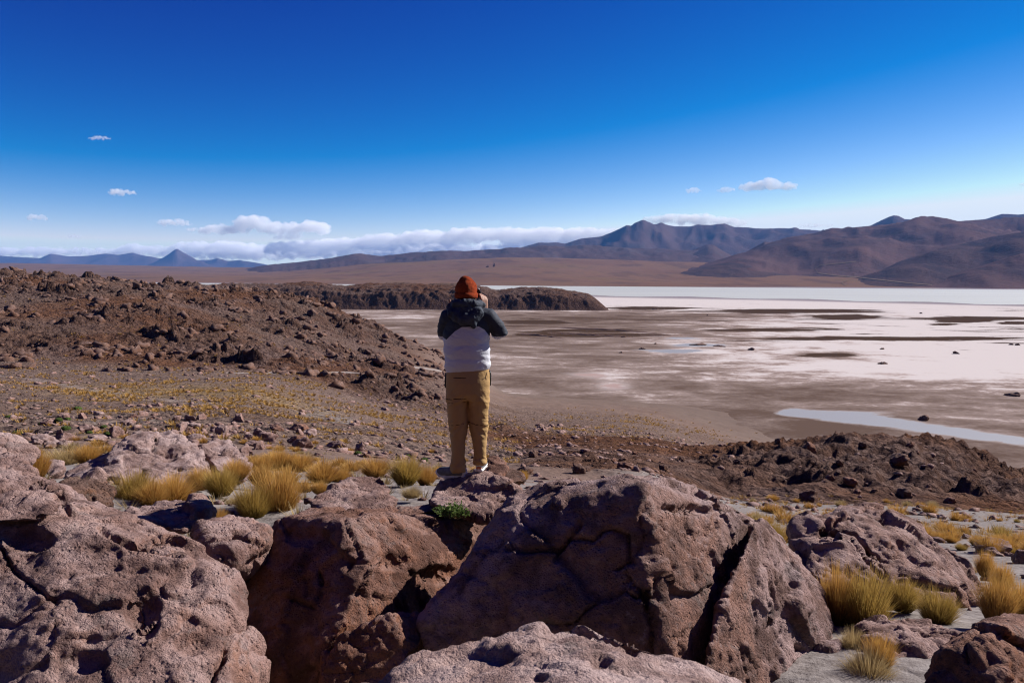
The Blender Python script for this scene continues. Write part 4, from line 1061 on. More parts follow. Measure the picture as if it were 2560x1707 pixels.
for k in range(24):
    u = rr.uniform(1950, 2560); v = rr.uniform(1290, 1480)
    p = ground_hit(u, v, 9)
    if p is None or p[1] > 45: continue
    put_rock(rr.choice(ROCKS), p, rr.uniform(0.1, 0.3), rr, '%s flat stone on the sandy flat %s' % (depth_word(p[1], 14, 24), zone(u, *RZ)), 'stones on the right sandy flat')

def stuff_mesh(name, bases, places, mat, label, attrs=None, cat=None):
    """many tiny pieces joined: places = (base index, position, scale xyz, turn)"""
    V = []; F = []; n = 0; A = []
    for b, p, s, a in places:
        v, f = bases[b]
        c, q = math.cos(a), math.sin(a)
        w = v * np.asarray(s)
        w = np.stack([w[:, 0] * c - w[:, 1] * q, w[:, 0] * q + w[:, 1] * c, w[:, 2]], 1) + p
        V.append(w); F.append(f + n); n += len(v)
        if attrs is not None: A.append(attrs[b])
    me = mesh_from(name, np.concatenate(V), np.concatenate(F), mat, smooth=False)
    if attrs is not None: fattr(me, 't', np.concatenate(A))
    o = link(name, me)
    return tag(o, label, kind='stuff')

def low_rock(seed, sub):
    v, f = ico(sub); rs = np.random.RandomState(seed)
    for _ in range(6):
        n = rs.normal(size=3); n /= np.linalg.norm(n); k = rs.uniform(0.4, 0.8)
        ex = v @ n - k; v = v - np.where(ex > 0, ex, 0)[:, None] * n[None, :]
    return v * (1 + 0.25 * rs.normal(size=len(v)))[:, None].clip(0.7, 1.35) * np.array([1, 0.85, 0.75]), f
LOW = [low_rock(300 + k, 2) for k in range(6)] + [low_rock(320 + k, 1) for k in range(6)]
rs = np.random.RandomState(9)
def scatter(nwant, dlo, dhi, ulo, uhi, weight, power=1.0):
    """random spots on the land, denser where weight says so"""
    out = []
    tries = 0
    while len(out) < nwant and tries < 60:
        tries += 1
        m = 4000
        d = (rs.rand(m) * (dhi ** power - dlo ** power) + dlo ** power) ** (1 / power)
        u = rs.uniform(ulo, uhi, m)
        x = (u - 1280) / FPX * d
        w = weight(u, d, x)
        keep = rs.rand(m) < w
        z = ground_z(x[keep], d[keep])
        for a, b, c in zip(x[keep], d[keep], z):
            if c > 0.3: out.append((a, b, c))
    return out[:nwant]
def nz(x, d, sc, seed): return fbm(np.stack([x / sc, d / sc, x * 0], 1), seed, 3)
M_RUBBLE = M_ROCK
pl = []
for x, y, z in scatter(3600, 190, 470, -150, 1130, lambda u, d, x: 0.03 + sstep(0.0, 0.4, nz(x, d, 17.0, 51)) * 0.95, 1.3):
    s = (rs.rand() ** 6 * 2.6 + 0.18) * (0.7 + y / 800); pl.append((rs.randint(0, 6) if s > 1.6 else rs.randint(6, 12), np.array([x, y, z]), (s, s * rs.uniform(0.7, 1.2), s * rs.uniform(0.6, 1.2)), rs.uniform(0, 6.28)))
stuff_mesh('rubble', LOW, pl, M_ROCK_DARK, 'brown boulders and rubble strewn over the left hill')
pl = []
for x, y, z in scatter(4200, 26, 190, -150, 2700, lambda u, d, x: 0.05 + 0.95 * sstep(0.08, 0.5, nz(x, d, 9.0, 57)) * np.where((u > 1750) & (d > 44), 0.05, np.where((u > 1150) | (d < 95), 1.0, 0.25)), 1.0):
    s = (rs.rand() ** 4 * 0.45 + 0.07) * (0.55 + y / 130); pl.append((rs.randint(0, 6) if s > 0.6 else rs.randint(6, 12), np.array([x, y, z]), (s, s * rs.uniform(0.7, 1.2), s * rs.uniform(0.5, 1.0)), rs.uniform(0, 6.28)))
stuff_mesh('scree', LOW, pl, M_ROCK, 'small pinkish stones scattered over the slopes')

pl = []
for x, y, z in scatter(1500, 5.2, 28, -150, 2750, lambda u, d, x: 0.06 + 0.94 * sstep(0.0, 0.4, nz(x, d, 2.2, 59)), 1.0):
    s = (rs.rand() ** 4 * 0.11 + 0.012) * (0.7 + y / 25); pl.append((rs.randint(0, 6) if s > 0.07 else rs.randint(6, 12), np.array([x, y, z]), (s, s * rs.uniform(0.7, 1.2), s * rs.uniform(0.5, 1.0)), rs.uniform(0, 6.28)))
stuff_mesh('pebbles', LOW, pl, M_ROCK, 'small stones lying on the sand between the boulders')

# ------------------------------------------------------------------ grass
def mat_grass(name, root, mid, tip, alt):
    s = NT(name)
    t = s.attr('t'); r = s.attr('rnd')
    col = s.ramp(t, [(0.0, root), (0.45, mid), (1.0, tip)])
    col = s.mix(s.rng(r, 0.55, 1.0, 0.0, 0.8), col, alt)
    oi = s.node('ShaderNodeObjectInfo')
    col = s.mix(s.math('MULTIPLY', oi.outputs['Random'], 0.2), col, tuple(0.55 * a + 0.05 for a in mid))
    d = s.bsdf(col, 0.7, None, 0.2)
    tr = s.node('ShaderNodeBsdfTranslucent'); s.set(tr.inputs[0], col)
    mx = s.node('ShaderNodeMixShader'); mx.inputs[0].default_value = 0.35
    s.l.new(d, mx.inputs[1]); s.l.new(tr.outputs[0], mx.inputs[2])
    return s.done(mx.outputs[0])
M_GOLD = mat_grass('golden_grass', (0.07, 0.045, 0.012), (0.33, 0.175, 0.038), (0.62, 0.37, 0.095), (0.46, 0.21, 0.05))
M_GREENISH = mat_grass('greenish_grass', (0.050, 0.042, 0.009), (0.215, 0.150, 0.026), (0.50, 0.33, 0.09), (0.38, 0.22, 0.05))
M_STRAW = mat_grass('straw_grass', (0.12, 0.085, 0.04), (0.33, 0.23, 0.10), (0.48, 0.36, 0.18), (0.36, 0.24, 0.10))

def tussock_mesh(name, seed, nb, mat, spread=1.0, up=0.55, width=0.006, seg=3):
    """a dense clump of stiff bent blades, one metre wide and about 0.75 m high"""
    rs = np.random.RandomState(seed)
    a = rs.rand(nb) * 2 * math.pi; q = np.sqrt(rs.rand(nb))
    br = 0.24 * q * spread
    bx, by = br * np.cos(a), br * np.sin(a)
    lean = (0.12 + 1.0 * q ** 1.2) * spread * rs.uniform(0.75, 1.15, nb)
    a2 = a + rs.normal(0, 0.35, nb)
    L = rs.uniform(0.55, 1.0, nb) * (0.78 - 0.18 * q) * (up / 0.55)
    lump = 1 + 0.22 * np.sin(a * 3 + rs.rand() * 6) * q + 0.15 * np.sin(a * 5 + rs.rand() * 6) * q
    L = L * lump
    bend = rs.uniform(0.15, 0.7, nb)
    wv = width * rs.uniform(0.7, 1.4, nb)
    sx, sy = -np.sin(a2 + rs.normal(0, 0.9, nb)), np.cos(a2 + rs.normal(0, 0.9, nb))
    rows = []
    for k in range(seg + 1):
        t = k / seg
        th = lean * (0.55 + bend * t)
        th = np.clip(th, 0, 1.75)
        if k == 0: x, y, z = bx.copy(), by.copy(), np.zeros(nb) - 0.02
        else:
            x = x + np.sin(th) * np.cos(a2) * L / seg; y = y + np.sin(th) * np.sin(a2) * L / seg; z = z + np.cos(th) * L / seg
        w = wv * (1 - 0.85 * t)
        rows.append(np.stack([np.stack([x - sx * w, y - sy * w, z], 1), np.stack([x + sx * w, y + sy * w, z], 1)], 1))
    V = np.stack(rows, 1)                                  # nb, seg+1, 2, 3
    base = (np.arange(nb) * (seg + 1) * 2)[:, None]
    F = np.concatenate([base + np.array([2 * k, 2 * k + 1, 2 * k + 3, 2 * k + 2])[None, :] for k in range(seg)])
    me = mesh_from(name, V.reshape(-1, 3), F, mat, smooth=True)
    t = np.repeat(np.repeat(np.linspace(0, 1, seg + 1)[None, :], nb, 0).reshape(-1), 2)
    fattr(me, 't', t); fattr(me, 'rnd', np.repeat(rs.rand(nb), (seg + 1) * 2))
    return me
TG = [tussock_mesh('grass_tussock', 400 + k, 2600, M_GOLD, 1.0, 0.55, 0.0055) for k in range(3)]
TGR = [tussock_mesh('grass_tussock', 410 + k, 2800, M_GREENISH, 1.0, 0.55, 0.0055) for k in range(2)]
TS_ = [tussock_mesh('grass_tussock', 420, 1500, M_STRAW, 1.15, 0.42, 0.0055)]
TLOW = [tussock_mesh('grass_tussock', 430 + k, 420, (M_GOLD, M_GOLD, M_GREENISH, M_STRAW)[k], 1.0, 0.5, 0.013, 2) for k in range(4)]

def tussock(me, p, w, h, label, group, ang=None):
    o = link('grass_tussock', me)
    o.location = p; o.scale = (w, w, h)
    o.rotation_euler = (0, 0, rr.uniform(0, 6.28) if ang is None else ang)
    return tag(o, label, 'grass', group)
GL = 'tussocks round the left boulders'; GR = 'tussocks round the right boulder'
def T(me, u, v, w, h, d, label, group):
    """base centre at view pixel (u, v) of the 2352 px wide photo, w and h in those pixels, d metres ahead"""
    p = P(u * VK, v * VK, d); k = d / FPX * VK
    g = gz(p[0], p[1])
    z = min(p[2], g + 0.25) if p[2] > g else max(p[2], g - 0.12)
    return tussock(me, (p[0], p[1], z), w * k * 0.92, h * k * 1.75, label, group)
T(TG[0], 85, 1095, 66, 62, 8.0, 'yellow tussock beside the left edge rocks, behind the corner boulder', GL)
T(TGR[0], 70, 1080, 50, 44, 8.6, 'green tinged tussock tucked behind the yellow left edge tussock', GL)
T(TS_[0], 150, 1062, 110, 42, 11.5, 'wide straw tussock behind the small smooth pink rock', GL)
T(TG[1], 205, 1066, 66, 42, 11.2, 'tussock touching the left flank of the large pale boulder', GL)
T(TGR[1], 308, 1158, 108, 72, 8.0, 'broad greenish tussock before the large pale boulder', GL)
T(TG[2], 395, 1155, 118, 60, 8.2, 'broad golden tussock right of the greenish one before the pale boulder', GL)
T(TG[0], 350, 1160, 80, 52, 7.8, 'low tussock between the two broad ones before the pale boulder', GL)
T(TG[1], 460, 1122, 70, 46, 9.4, 'tussock at the right foot of the large pale boulder', GL)
T(TGR[0], 508, 1135, 86, 56, 9.0, 'olive tussock in the middle of the left grass patch', GL)
T(TG[2], 545, 1098, 70, 40, 10.5, 'small tussock below the leaning pale boulder', GL)
T(TG[1], 640, 1180, 120, 100, 8.0, 'tallest golden tussock left of the photographer', GL)
T(TGR[1], 582, 1188, 96, 72, 7.7, 'dark shaded tussock just left of the tallest golden one', GL)
T(TG[0], 625, 1228, 66, 62, 6.3, 'tussock growing against the red brown boulder shoulder', GL)
T(TG[2], 500, 1200, 56, 40, 6.8, 'small tussock behind the low rounded rock', GL)
T(TS_[0], 545, 1165, 80, 36, 8.4, 'pale straw tuft left of the tallest tussock', GL)
for k, (u, v, w, h, d) in enumerate(((600, 1082, 60, 34, 12.5), (640, 1076, 80, 40, 13), (690, 1080, 70, 36, 13), (660, 1108, 80, 44, 11), (600, 1112, 70, 40, 10.5), (740, 1106, 90, 40, 11.5), (785, 1108, 60, 32, 11.8), (700, 1128, 60, 30, 9.5), (735, 1132, 50, 26, 9.3))):
    T((TG + TLOW[:2])[k % 4], u, v, w, h, d, ('far left', 'far middle', 'far right', 'central', 'left end', 'right', 'right end', 'front left', 'front right')[k] + ' golden tussock of the row left of the humped rock', 'tussock row left of the photographer')
T(TG[1], 862, 1092, 80, 38, 12.0, 'golden tussock behind the humped pink rock', GL)
T(TGR[0], 932, 1110, 84, 58, 10.5, 'dark round tussock between humped rock and photographer', GL)
T(TG[0], 978, 1112, 60, 40, 11, 'light tussock just left of the photographer feet', GL)
T(TS_[0], 945, 1140, 60, 30, 8.6, 'dry straw tuft under the dark round tussock', GL)
T(TG[2], 1200, 1102, 34, 20, 10, 'tiny tussock beside the low rock near the shoes', GL)
T(TG[0], 1920, 1440, 96, 138, 6.3, 'tall orange tussock against the centre boulder right edge', GR)
T(TGR[1], 1985, 1450, 130, 138, 6.2, 'tall green tinged tussock beside the orange one at right', GR)
T(TGR[0], 2072, 1398, 96, 66, 7.0, 'rounded tussock in the middle before the sloping boulder', GR)
T(TGR[1], 2152, 1434, 96, 78, 6.6, 'rounded green tussock on the sand before the sloping boulder', GR)
T(TG[2], 2288, 1424, 96, 100, 6.3, 'bushy orange tussock at the lower end of the sloping boulder', GR)
T(TG[1], 2345, 1412, 80, 74, 6.6, 'orange tussock cut by the right edge', GR)
T(TG[0], 2262, 1320, 50, 52, 9.0, 'slim tussock behind the sloping boulder right flank', GR)
T(TG[2], 2300, 1352, 56, 56, 8.4, 'tussock between the slim one and the right edge', GR)
T(TS_[0], 1962, 1492, 90, 60, 5.5, 'pale dry tussock below the tall orange one', GR)
T(TS_[0], 1995, 1560, 130, 90, 4.95, 'matted straw tussock at the foot of the centre boulder', GR)
T(TG[2], 2020, 1530, 80, 70, 5.1, 'straw coloured tussock beside the matted one', GR)
n = 0
while n < 105:                                             # the sandy flat at right
    u = rr.uniform(1860, 2600); v = 1255 + rr.random() ** 1.3 * 150 + 0.03 * (u - 2200)
    p = ground_hit(u, v, 11)
    if p is None or not (12 < p[1] < 47): continue
    if nz(np.array([p[0]]), np.array([p[1]]), 4.0, 77)[0] < 0.0: continue
    s = 0.22 + 0.5 * rr.random() ** 1.6
    if p[1] < 20: s *= 0.72
    me = TLOW[(0, 1, 0, 2, 1, 3)[n % 6]] if p[1] > 15 else (TG + TGR)[n % 5]
    tussock(me, p, s, s * rr.uniform(0.8, 1.2), '%s %s tussock on the %s sandy flat %s' % (size_word(s, 0.3, 0.5), hue(me), depth_word(p[1], 17, 28), zone(u, *RZ)), 'tussocks of the right sandy flat'); n += 1
n = 0
while n < 80:                                             # between the left boulders and the rock field
    u = rr.uniform(-40, 1250); v = rr.uniform(1090, 1190)
    p = ground_hit(u, v, 13)
    if p is None or not (14 < p[1] < 60): continue
    s = rr.uniform(0.3, 0.65)
    me = TLOW[(0, 1, 1, 0, 3)[n % 5]]
    tussock(me, p, s, s * rr.uniform(0.6, 0.9), '%s %s tussock among %s stones %s' % (size_word(s, 0.4, 0.55), hue(me), depth_word(p[1], 22, 38), zone(u, *LZ)), 'small tussocks of the left slope'); n += 1

def tuft(seed, nb):
    rs2 = np.random.RandomState(seed); V = []; F = []
    for k in range(nb):
        a = rs2.rand() * 6.28; q = rs2.rand() ** 0.5; l = rs2.uniform(0.6, 1.0); lean = 0.2 + 0.9 * q
        bx, by = 0.25 * q * math.cos(a), 0.25 * q * math.sin(a)
        tx, ty, tz = bx + math.sin(lean) * math.cos(a) * l * 0.7, by + math.sin(lean) * math.sin(a) * l * 0.7, math.cos(lean) * l * 0.8
        w = 0.10; sx, sy = -math.sin(a), math.cos(a)
        V += [(bx - sx * w, by - sy * w, -0.05), (bx + sx * w, by + sy * w, -0.05), (tx, ty, tz)]; F.append((3 * k, 3 * k + 1, 3 * k + 2))
    return np.array(V), np.array(F)
TUFT = [tuft(500 + k, 13) for k in range(5)]
TA = [np.tile([0.15, 0.15, 1.0], 13)] * 5
def gweight(u, d, x):
    g = (0.95 * np.exp(-((u - 280) / 460) ** 2 - (np.log(d / 128) / 0.42) ** 2) + 0.8 * np.exp(-((u - 760) / 260) ** 2 - (np.log(d / 105) / 0.45) ** 2)
         + 0.8 * np.exp(-((u - 1350) / 280) ** 2 - (np.log(d / 150) / 0.22) ** 2) + 0.6 * np.exp(-((u - 1650) / 240) ** 2 - (np.log(d / 235) / 0.2) ** 2)
         + 0.5 * np.exp(-((u - 2150) / 160) ** 2 - (np.log(d / 268) / 0.05) ** 2) + 0.22 * (d < 200) * (u < 1300) + 0.10 * (u < 1000))
    return np.clip(g * (0.06 + 1.2 * sstep(0.02, 0.42, nz(x, d, 13.0, 91))), 0, 1)
pl = []
for x, y, z in scatter(5500, 40, 330, -150, 2700, gweight, 1.2):
    s = (0.28 + 0.6 * rs.rand() ** 2.2) * (0.8 + y / 400); pl.append((rs.randint(0, 5), np.array([x, y, z]), (s, s, s * rs.uniform(0.7, 1.1)), rs.uniform(0, 6.28)))
o = stuff_mesh('distant_tussocks', TUFT, pl, M_GOLD, 'countless small yellow tussocks dotting the far slopes', TA)

TUFT2 = []
for k in range(4):
    v_, f_ = tuft(520 + k, 34); q_ = v_.reshape(-1, 3, 3); mid = 0.5 * (q_[:, 0] + q_[:, 1])
    q_[:, 0] = mid + 0.22 * (q_[:, 0] - mid); q_[:, 1] = mid + 0.22 * (q_[:, 1] - mid); TUFT2.append((q_.reshape(-1, 3), f_))
pl = []
for x, y, z in scatter(620, 9.5, 48, 1830, 2700, lambda u, d, x: 0.05 + 0.9 * sstep(-0.1, 0.3, nz(x, d, 3.0, 93)), 1.0):
    s = 0.10 + 0.30 * rs.rand() ** 2; pl.append((rs.randint(0, 4), np.array([x, y, z]), (s, s, s * rs.uniform(0.7, 1.1)), rs.uniform(0, 6.28)))
stuff_mesh('small_tufts', TUFT2, pl, M_GOLD, 'tiny yellow tufts sprinkled over the right sandy flat', [np.tile([0.15, 0.15, 1.0], 34)] * 4)
pl = []
for x, y, z in scatter(420, 7, 40, -60, 1250, lambda u, d, x: 0.05 + 0.9 * sstep(0.0, 0.35, nz(x, d, 3.0, 95)), 1.0):
    s = 0.08 + 0.22 * rs.rand() ** 2; pl.append((rs.randint(0, 4), np.array([x, y, z]), (s, s, s * rs.uniform(0.7, 1.1)), rs.uniform(0, 6.28)))
stuff_mesh('dry_litter', TUFT2, pl, M_STRAW, 'dry straw litter between the left tussocks', [np.tile([0.15, 0.15, 1.0], 34)] * 4)

# ------------------------------------------------------------------ green cushion plants, a green shrub
s_ = NT('cushion_green'); _c = s_.coords('Object')
M_CUSH = s_.done(s_.bsdf(s_.ramp(s_.noise(_c, 9, 5, 0.7), [(0.3, (0.035, 0.055, 0.012)), (0.7, (0.10, 0.13, 0.03))]), 0.9, s_.bump(s_.noise(_c, 30, 4, 0.7), 0.1, 1.0), 0.1))
v_, f_ = ico(4)
v_ = v_ * (1 + 0.25 * fbm(v_ * 2.2, 601, 4))[:, None] * np.array([1, 1, 0.62])
CUSH = mesh_from('cushion_plant', v_, f_, M_CUSH)
for u, v, s in ((43, 1086, 1.0), (147, 1052, 0.8), (105, 1061, 0.7), (164, 1074, 0.9), (168, 1050, 0.7), (259, 1069, 0.6), (269, 1088, 0.8), (223, 1084, 0.6), (193, 1024, 1.0), (21, 1044, 0.7), (895, 1136, 0.7), (1061, 1153, 0.7), (1020, 1143, 0.6)):
    p = ground_hit(u, v, 12)
    o = link('cushion_plant', CUSH); k = s * (0.08 + p[1] / 210.0)
    o.location = (p[0], p[1], p[2] + 0.05); o.scale = (k, k, k); o.rotation_euler = (0, 0, rr.uniform(0, 6))
    tag(o, '%s dark green cushion plant among %s stones %s' % (size_word(s, 0.65, 0.85), depth_word(p[1], 35, 60), zone(u, *LZ)), 'plant', 'green cushion plants of the slope')

def shrub(uv, vv, d, size):
    p = P(uv * VK, vv * VK, d)
    root = bpy.data.objects.new('shrub', None); COL.objects.link(root); root.location = p
    root.empty_display_size = 0.05
    tag(root, 'small leafy green shrub under the pitted slab', 'shrub')
    rs2 = np.random.RandomState(71); V = []; F = []; T_ = []; R_ = []; n = 0; SV = []; SF = []; m = 0
    for k in range(46):
        a = rs2.rand() * 6.28; q = rs2.rand() ** 0.5; lean = 0.1 + 1.0 * q
        ln = size * rs2.uniform(0.6, 1.0)
        dr = np.array([math.sin(lean) * math.cos(a) * 1.25, math.sin(lean) * math.sin(a), math.cos(lean) * 0.95])
        b0 = np.array([rs2.normal() * 0.03, rs2.normal() * 0.02, 0]); b1 = b0 + dr * ln
        sd = np.cross(dr, [0, 0, 1.0]); sd /= np.linalg.norm(sd) + 1e-6; w = 0.0025
        SV += [b0 - sd * w, b0 + sd * w, b1 + sd * w * 0.5, b1 - sd * w * 0.5]; SF.append((m, m + 1, m + 2, m + 3)); m += 4
        for j in range(16):
            t = 0.35 + 0.68 * rs2.rand(); c = b0 + dr * ln * t
            ax = dr + rs2.normal(size=3) * 0.8; ax /= np.linalg.norm(ax)
            wd = np.cross(ax, rs2.normal(size=3)); wd /= np.linalg.norm(wd)
            l, w2 = rs2.uniform(0.018, 0.034), rs2.uniform(0.004, 0.008)
            V += [c, c + ax * l * 0.5 - wd * w2, c + ax * l, c + ax * l * 0.5 + wd * w2]; F.append((n, n + 1, n + 2, n + 3)); n += 4
            T_ += [rs2.uniform(0.2, 1.0)] * 4; R_ += [rs2.rand()] * 4
    mg = mat_grass('shrub_leaf', (0.03, 0.05, 0.012), (0.075, 0.125, 0.025), (0.17, 0.23, 0.06), (0.12, 0.16, 0.05))
    me = mesh_from('leaves', V, F, mg); fattr(me, 't', T_); fattr(me, 'rnd', R_)
    o = link('leaves', me, root); o['kind'] = 'stuff'
    me = mesh_from('stems', SV, SF, M_STRAW); fattr(me, 't', np.full(len(SV), 0.2)); fattr(me, 'rnd', np.zeros(len(SV)))
    o = link('stems', me, root); o['kind'] = 'stuff'
shrub(1040, 1188, 6.0, 0.13)

# ------------------------------------------------------------------ dark heaps on the salt flat, far outcrops, a dust plume
HEAPS = [rock_mesh('mud_heap', 700 + k, 4, M_ROCK_DARK, 0.5, 0.4) for k in range(3)]
for k, (u, v, w, h) in enumerate(((2309, 1049, 34, 16), (2536, 989, 34, 13), (2207, 910, 22, 8), (2390, 884, 18, 8), (2545, 863, 15, 7), (2527, 862, 12, 6), (1878, 875, 20, 8), (1748, 862, 40, 7), (1800, 866, 28, 5), (2205, 873, 12, 5), (1640, 773, 18, 4), (1768, 789, 7, 5), (2302, 784, 7, 4), (1554, 882, 14, 5), (1606, 873, 14, 6), (1640, 860, 10, 4), (1560, 843, 12, 5))):
    r = ray(u, v); p = EYE + r * (-EYE[2] / r[2]); q = p[1] / FPX
    o = link('mud_heap', HEAPS[k % 3]); o.location = (p[0], p[1], 0.0)
    o.scale = (w * q * 0.55, w * q * 0.45, h * q * 1.4); o.rotation_euler = (0, 0, rr.uniform(0, 6))
    lab = {0: 'dark pointed heap beside the blue grey stream', 1: 'dark heap on the brown flat near the right edge', 2: 'dark heap alone on the white salt right of centre', 3: 'dark heap on white salt farther right than the lone one'}.get(k, '') or '%s dark heap on the salt flat %s' % ('tiny' if w < 13 else 'small' if w < 22 else 'wide', zone(u, (1660, 1850, 2250), ('left of the pale ponds', 'beside the pale ponds', 'right of the pale ponds', 'near the right edge')) + (', far out' if v < 800 else ''))
    tag(o, lab, 'heap', 'dark heaps on the salt flat')
OUT = rock_mesh('rock_outcrop', 720, 4, M_ROCK_RED, 1.0, 0.4)
for u, v, w, h, lab in ((1236, 672, 6, 14, 'tall tiny rock pillar far out on the brown plain'), (1220, 673, 9, 6, 'low tiny rock outcrop left of the far pillar')):
    d = 8600.0; p = P(u, v, d); q = d / FPX
    o = link('rock_outcrop', OUT); o.location = (p[0], p[1], float(plain_z(p[0], p[1]))); o.scale = (w * q * 0.6, w * q * 0.6, h * q)
    tag(o, lab, 'rock')

def mud_bank(label, pts, hgt, seed):
    """a low dark dyke of mud on the lake floor along photo points"""
    n = 44
    pu = np.interp(np.linspace(0, len(pts) - 1, n), range(len(pts)), [p[0] for p in pts]); pv = np.interp(np.linspace(0, len(pts) - 1, n), range(len(pts)), [p[1] for p in pts])
    c = []
    for u, v in zip(pu, pv):
        r = ray(u, v); c.append(EYE + r * (-EYE[2] / r[2]))
    c = np.array(c); t = np.gradient(c[:, :2], axis=0); t /= np.linalg.norm(t, axis=1)[:, None]
    side = np.stack([-t[:, 1], t[:, 0]], 1)
    env = np.sin(np.linspace(0.05, math.pi - 0.05, n)) ** 0.5
    V = []
    for k, (o, h) in enumerate(((-1.9, -0.1), (-0.8, 0.7), (0, 1.0), (0.8, 0.75), (1.9, -0.1))):
        hh = hgt * h * env * (1 + 0.5 * fbm(np.stack([c[:, 0] / 5, c[:, 1] / 5, c[:, 0] * 0 + k], 1), seed, 3))
        V.append(np.concatenate([c[:, :2] + side * (o * hgt * (1 + 0.4 * fbm(np.stack([c[:, 0] / 9, c[:, 1] / 9, c[:, 0] * 0 - k], 1), seed + 3, 2)))[:, None], hh[:, None]], 1))
    me = mesh_from('mud_bank', np.concatenate(V), grid_faces(5, n), M_ROCK_DARK)
    tag(link('mud_bank', me), label, 'mud bank', 'dark mud banks left of the ponds')
mud_bank('longest dark mud bank, farthest of those left of the ponds', [(1375, 818), (1450, 822), (1540, 826), (1640, 833)], 1.5, 1)
mud_bank('dark mud bank just below the longest one', [(1370, 833), (1440, 836), (1500, 839), (1580, 843)], 1.3, 2)
mud_bank('short dark mud bank nearest the photographer side', [(1300, 834), (1350, 839), (1410, 846)], 1.2, 3)
mud_bank('thin dark mud bank right of the others beside a pond', [(1600, 838), (1660, 840), (1720, 838)], 0.9, 4)
# ------------------------------------------------------------------ the photographer
def mat_plain(name, col, rough=0.8, bump_scale=0, bump=0.0, spec=0.3, col2=None, cs=8.0):
    s = NT(name); c = s.coords('Object')
    cc = col if col2 is None else s.mix(s.rng(s.noise(c, cs, 4, 0.6), 0.35, 0.65), col, col2)
    nrm = s.bump(s.noise(c, bump_scale, 4, 0.6), bump, 0.8) if bump else None
    return s.done(s.bsdf(cc, rough, nrm, spec))
def mat_attr(name, a, b, attr, rough=0.8, bs=60, bd=0.004, spec=0.25):
    s = NT(name); c = s.coords('Object')
    f = s.rng(s.attr(attr), 0.35, 0.65)
    nrm = s.bump(s.noise(s.mapping(c, (1, 1, 3.5)), bs, 4, 0.6), bd, 0.7)
    return s.done(s.bsdf(s.mix(f, a, b), rough, nrm, spec))
M_SKIN = mat_plain('skin', (0.33, 0.17, 0.115), 0.55, 90, 0.002)
M_JACKET = mat_attr('jacket_fabric', (0.50, 0.50, 0.545), (0.026, 0.031, 0.046), 'black', 0.75, 30, 0.006, 0.2)
M_HOOD = mat_plain('hood_fabric', (0.030, 0.036, 0.050), 0.8, 26, 0.004, 0.15, (0.050, 0.057, 0.076), 10)
M_TROUSER = mat_attr('trouser_cloth', (0.36, 0.222, 0.093), (0.016, 0.012, 0.010), 'zip', 0.85, 45, 0.003, 0.15)
M_WOOL = None
s_ = NT('rust_wool'); _c = s_.coords('Object')
_rib = s_.math('SINE', s_.math('MULTIPLY', s_.attr('rib'), 150.0))
_h = s_.math('ADD', s_.math('MULTIPLY', _rib, 0.5), s_.math('MULTIPLY', s_.noise(_c, 120, 3, 0.7), 0.8))
M_WOOL = s_.done(s_.bsdf(s_.mix(s_.rng(s_.noise(_c, 60, 3, 0.6), 0.3, 0.7), (0.22, 0.034, 0.011), (0.34, 0.055, 0.015)), 0.95, s_.bump(_h, 0.004, 0.8), 0.1))
M_SHOE = mat_plain('shoe_mesh', (0.105, 0.105, 0.115), 0.8, 120, 0.002, 0.2, (0.15, 0.15, 0.165), 30)
M_SOLE = mat_plain('shoe_sole', (0.56, 0.54, 0.53), 0.6, 80, 0.001)
M_HEEL = mat_plain('shoe_heel', (0.52, 0.55, 0.58), 0.7, 80, 0.001)
M_ACCENT = mat_plain('shoe_orange', (0.50, 0.17, 0.09), 0.7, 80, 0.001)
M_BLACK = mat_plain('black_plastic', (0.012, 0.012, 0.013), 0.45, 200, 0.0005)
M_GLASSY = mat_plain('lens_glass', (0.01, 0.012, 0.02), 0.08)
M_METAL = mat_plain('silver_metal', (0.45, 0.46, 0.48), 0.3)
M_HAIR = mat_plain('dark_hair', (0.018, 0.012, 0.009), 0.7, 90, 0.004)

def tube(path, rad, n=16, flat=None):
    """closed limb: rings square to the path, rad = (sideways, front to back) per ring"""
    path = np.asarray(path, float); V = []; F = []
    m = len(path)
    for i in range(m):
        t = path[min(i + 1, m - 1)] - path[max(i - 1, 0)]; t /= np.linalg.norm(t) + 1e-9
        ref = np.array([0, 1.0, 0]) if abs(t[1]) < 0.8 else np.array([0, 0, 1.0])
        a = np.cross(ref, t); a /= np.linalg.norm(a); b = np.cross(t, a)
        ra, rb = rad[i] if isinstance(rad[i], (tuple, list)) else (rad[i], rad[i])
        for k in range(n):
            q = 2 * math.pi * k / n
            V.append(path[i] + a * ra * math.cos(q) + b * rb * math.sin(q))
    for i in range(m - 1):
        for k in range(n):
            F.append((i * n + k, i * n + (k + 1) % n, (i + 1) * n + (k + 1) % n)); F.append((i * n + k, (i + 1) * n + (k + 1) % n, (i + 1) * n + k))
    c0, c1 = len(V), len(V) + 1
    V += [path[0] - 0 * path[0], path[-1]]
    for k in range(n):
        F.append((c0, (k + 1) % n, k)); F.append((c1, (m - 1) * n + k, (m - 1) * n + (k + 1) % n))
    return np.array(V), np.array(F)
def ball(c, r): return ICO3[0] * np.asarray(r) + np.asarray(c), ICO3[1]
def fuse(name, pieces, voxel, sm=3):
    V = []; F = []; n = 0
    for v, f in pieces: V.append(v); F.append(f + n); n += len(v)
    v, f = remesh(name, np.concatenate(V), np.concatenate(F), voxel)
    return smooth_mesh(v.astype(np.float64), f, sm, 0.6), f

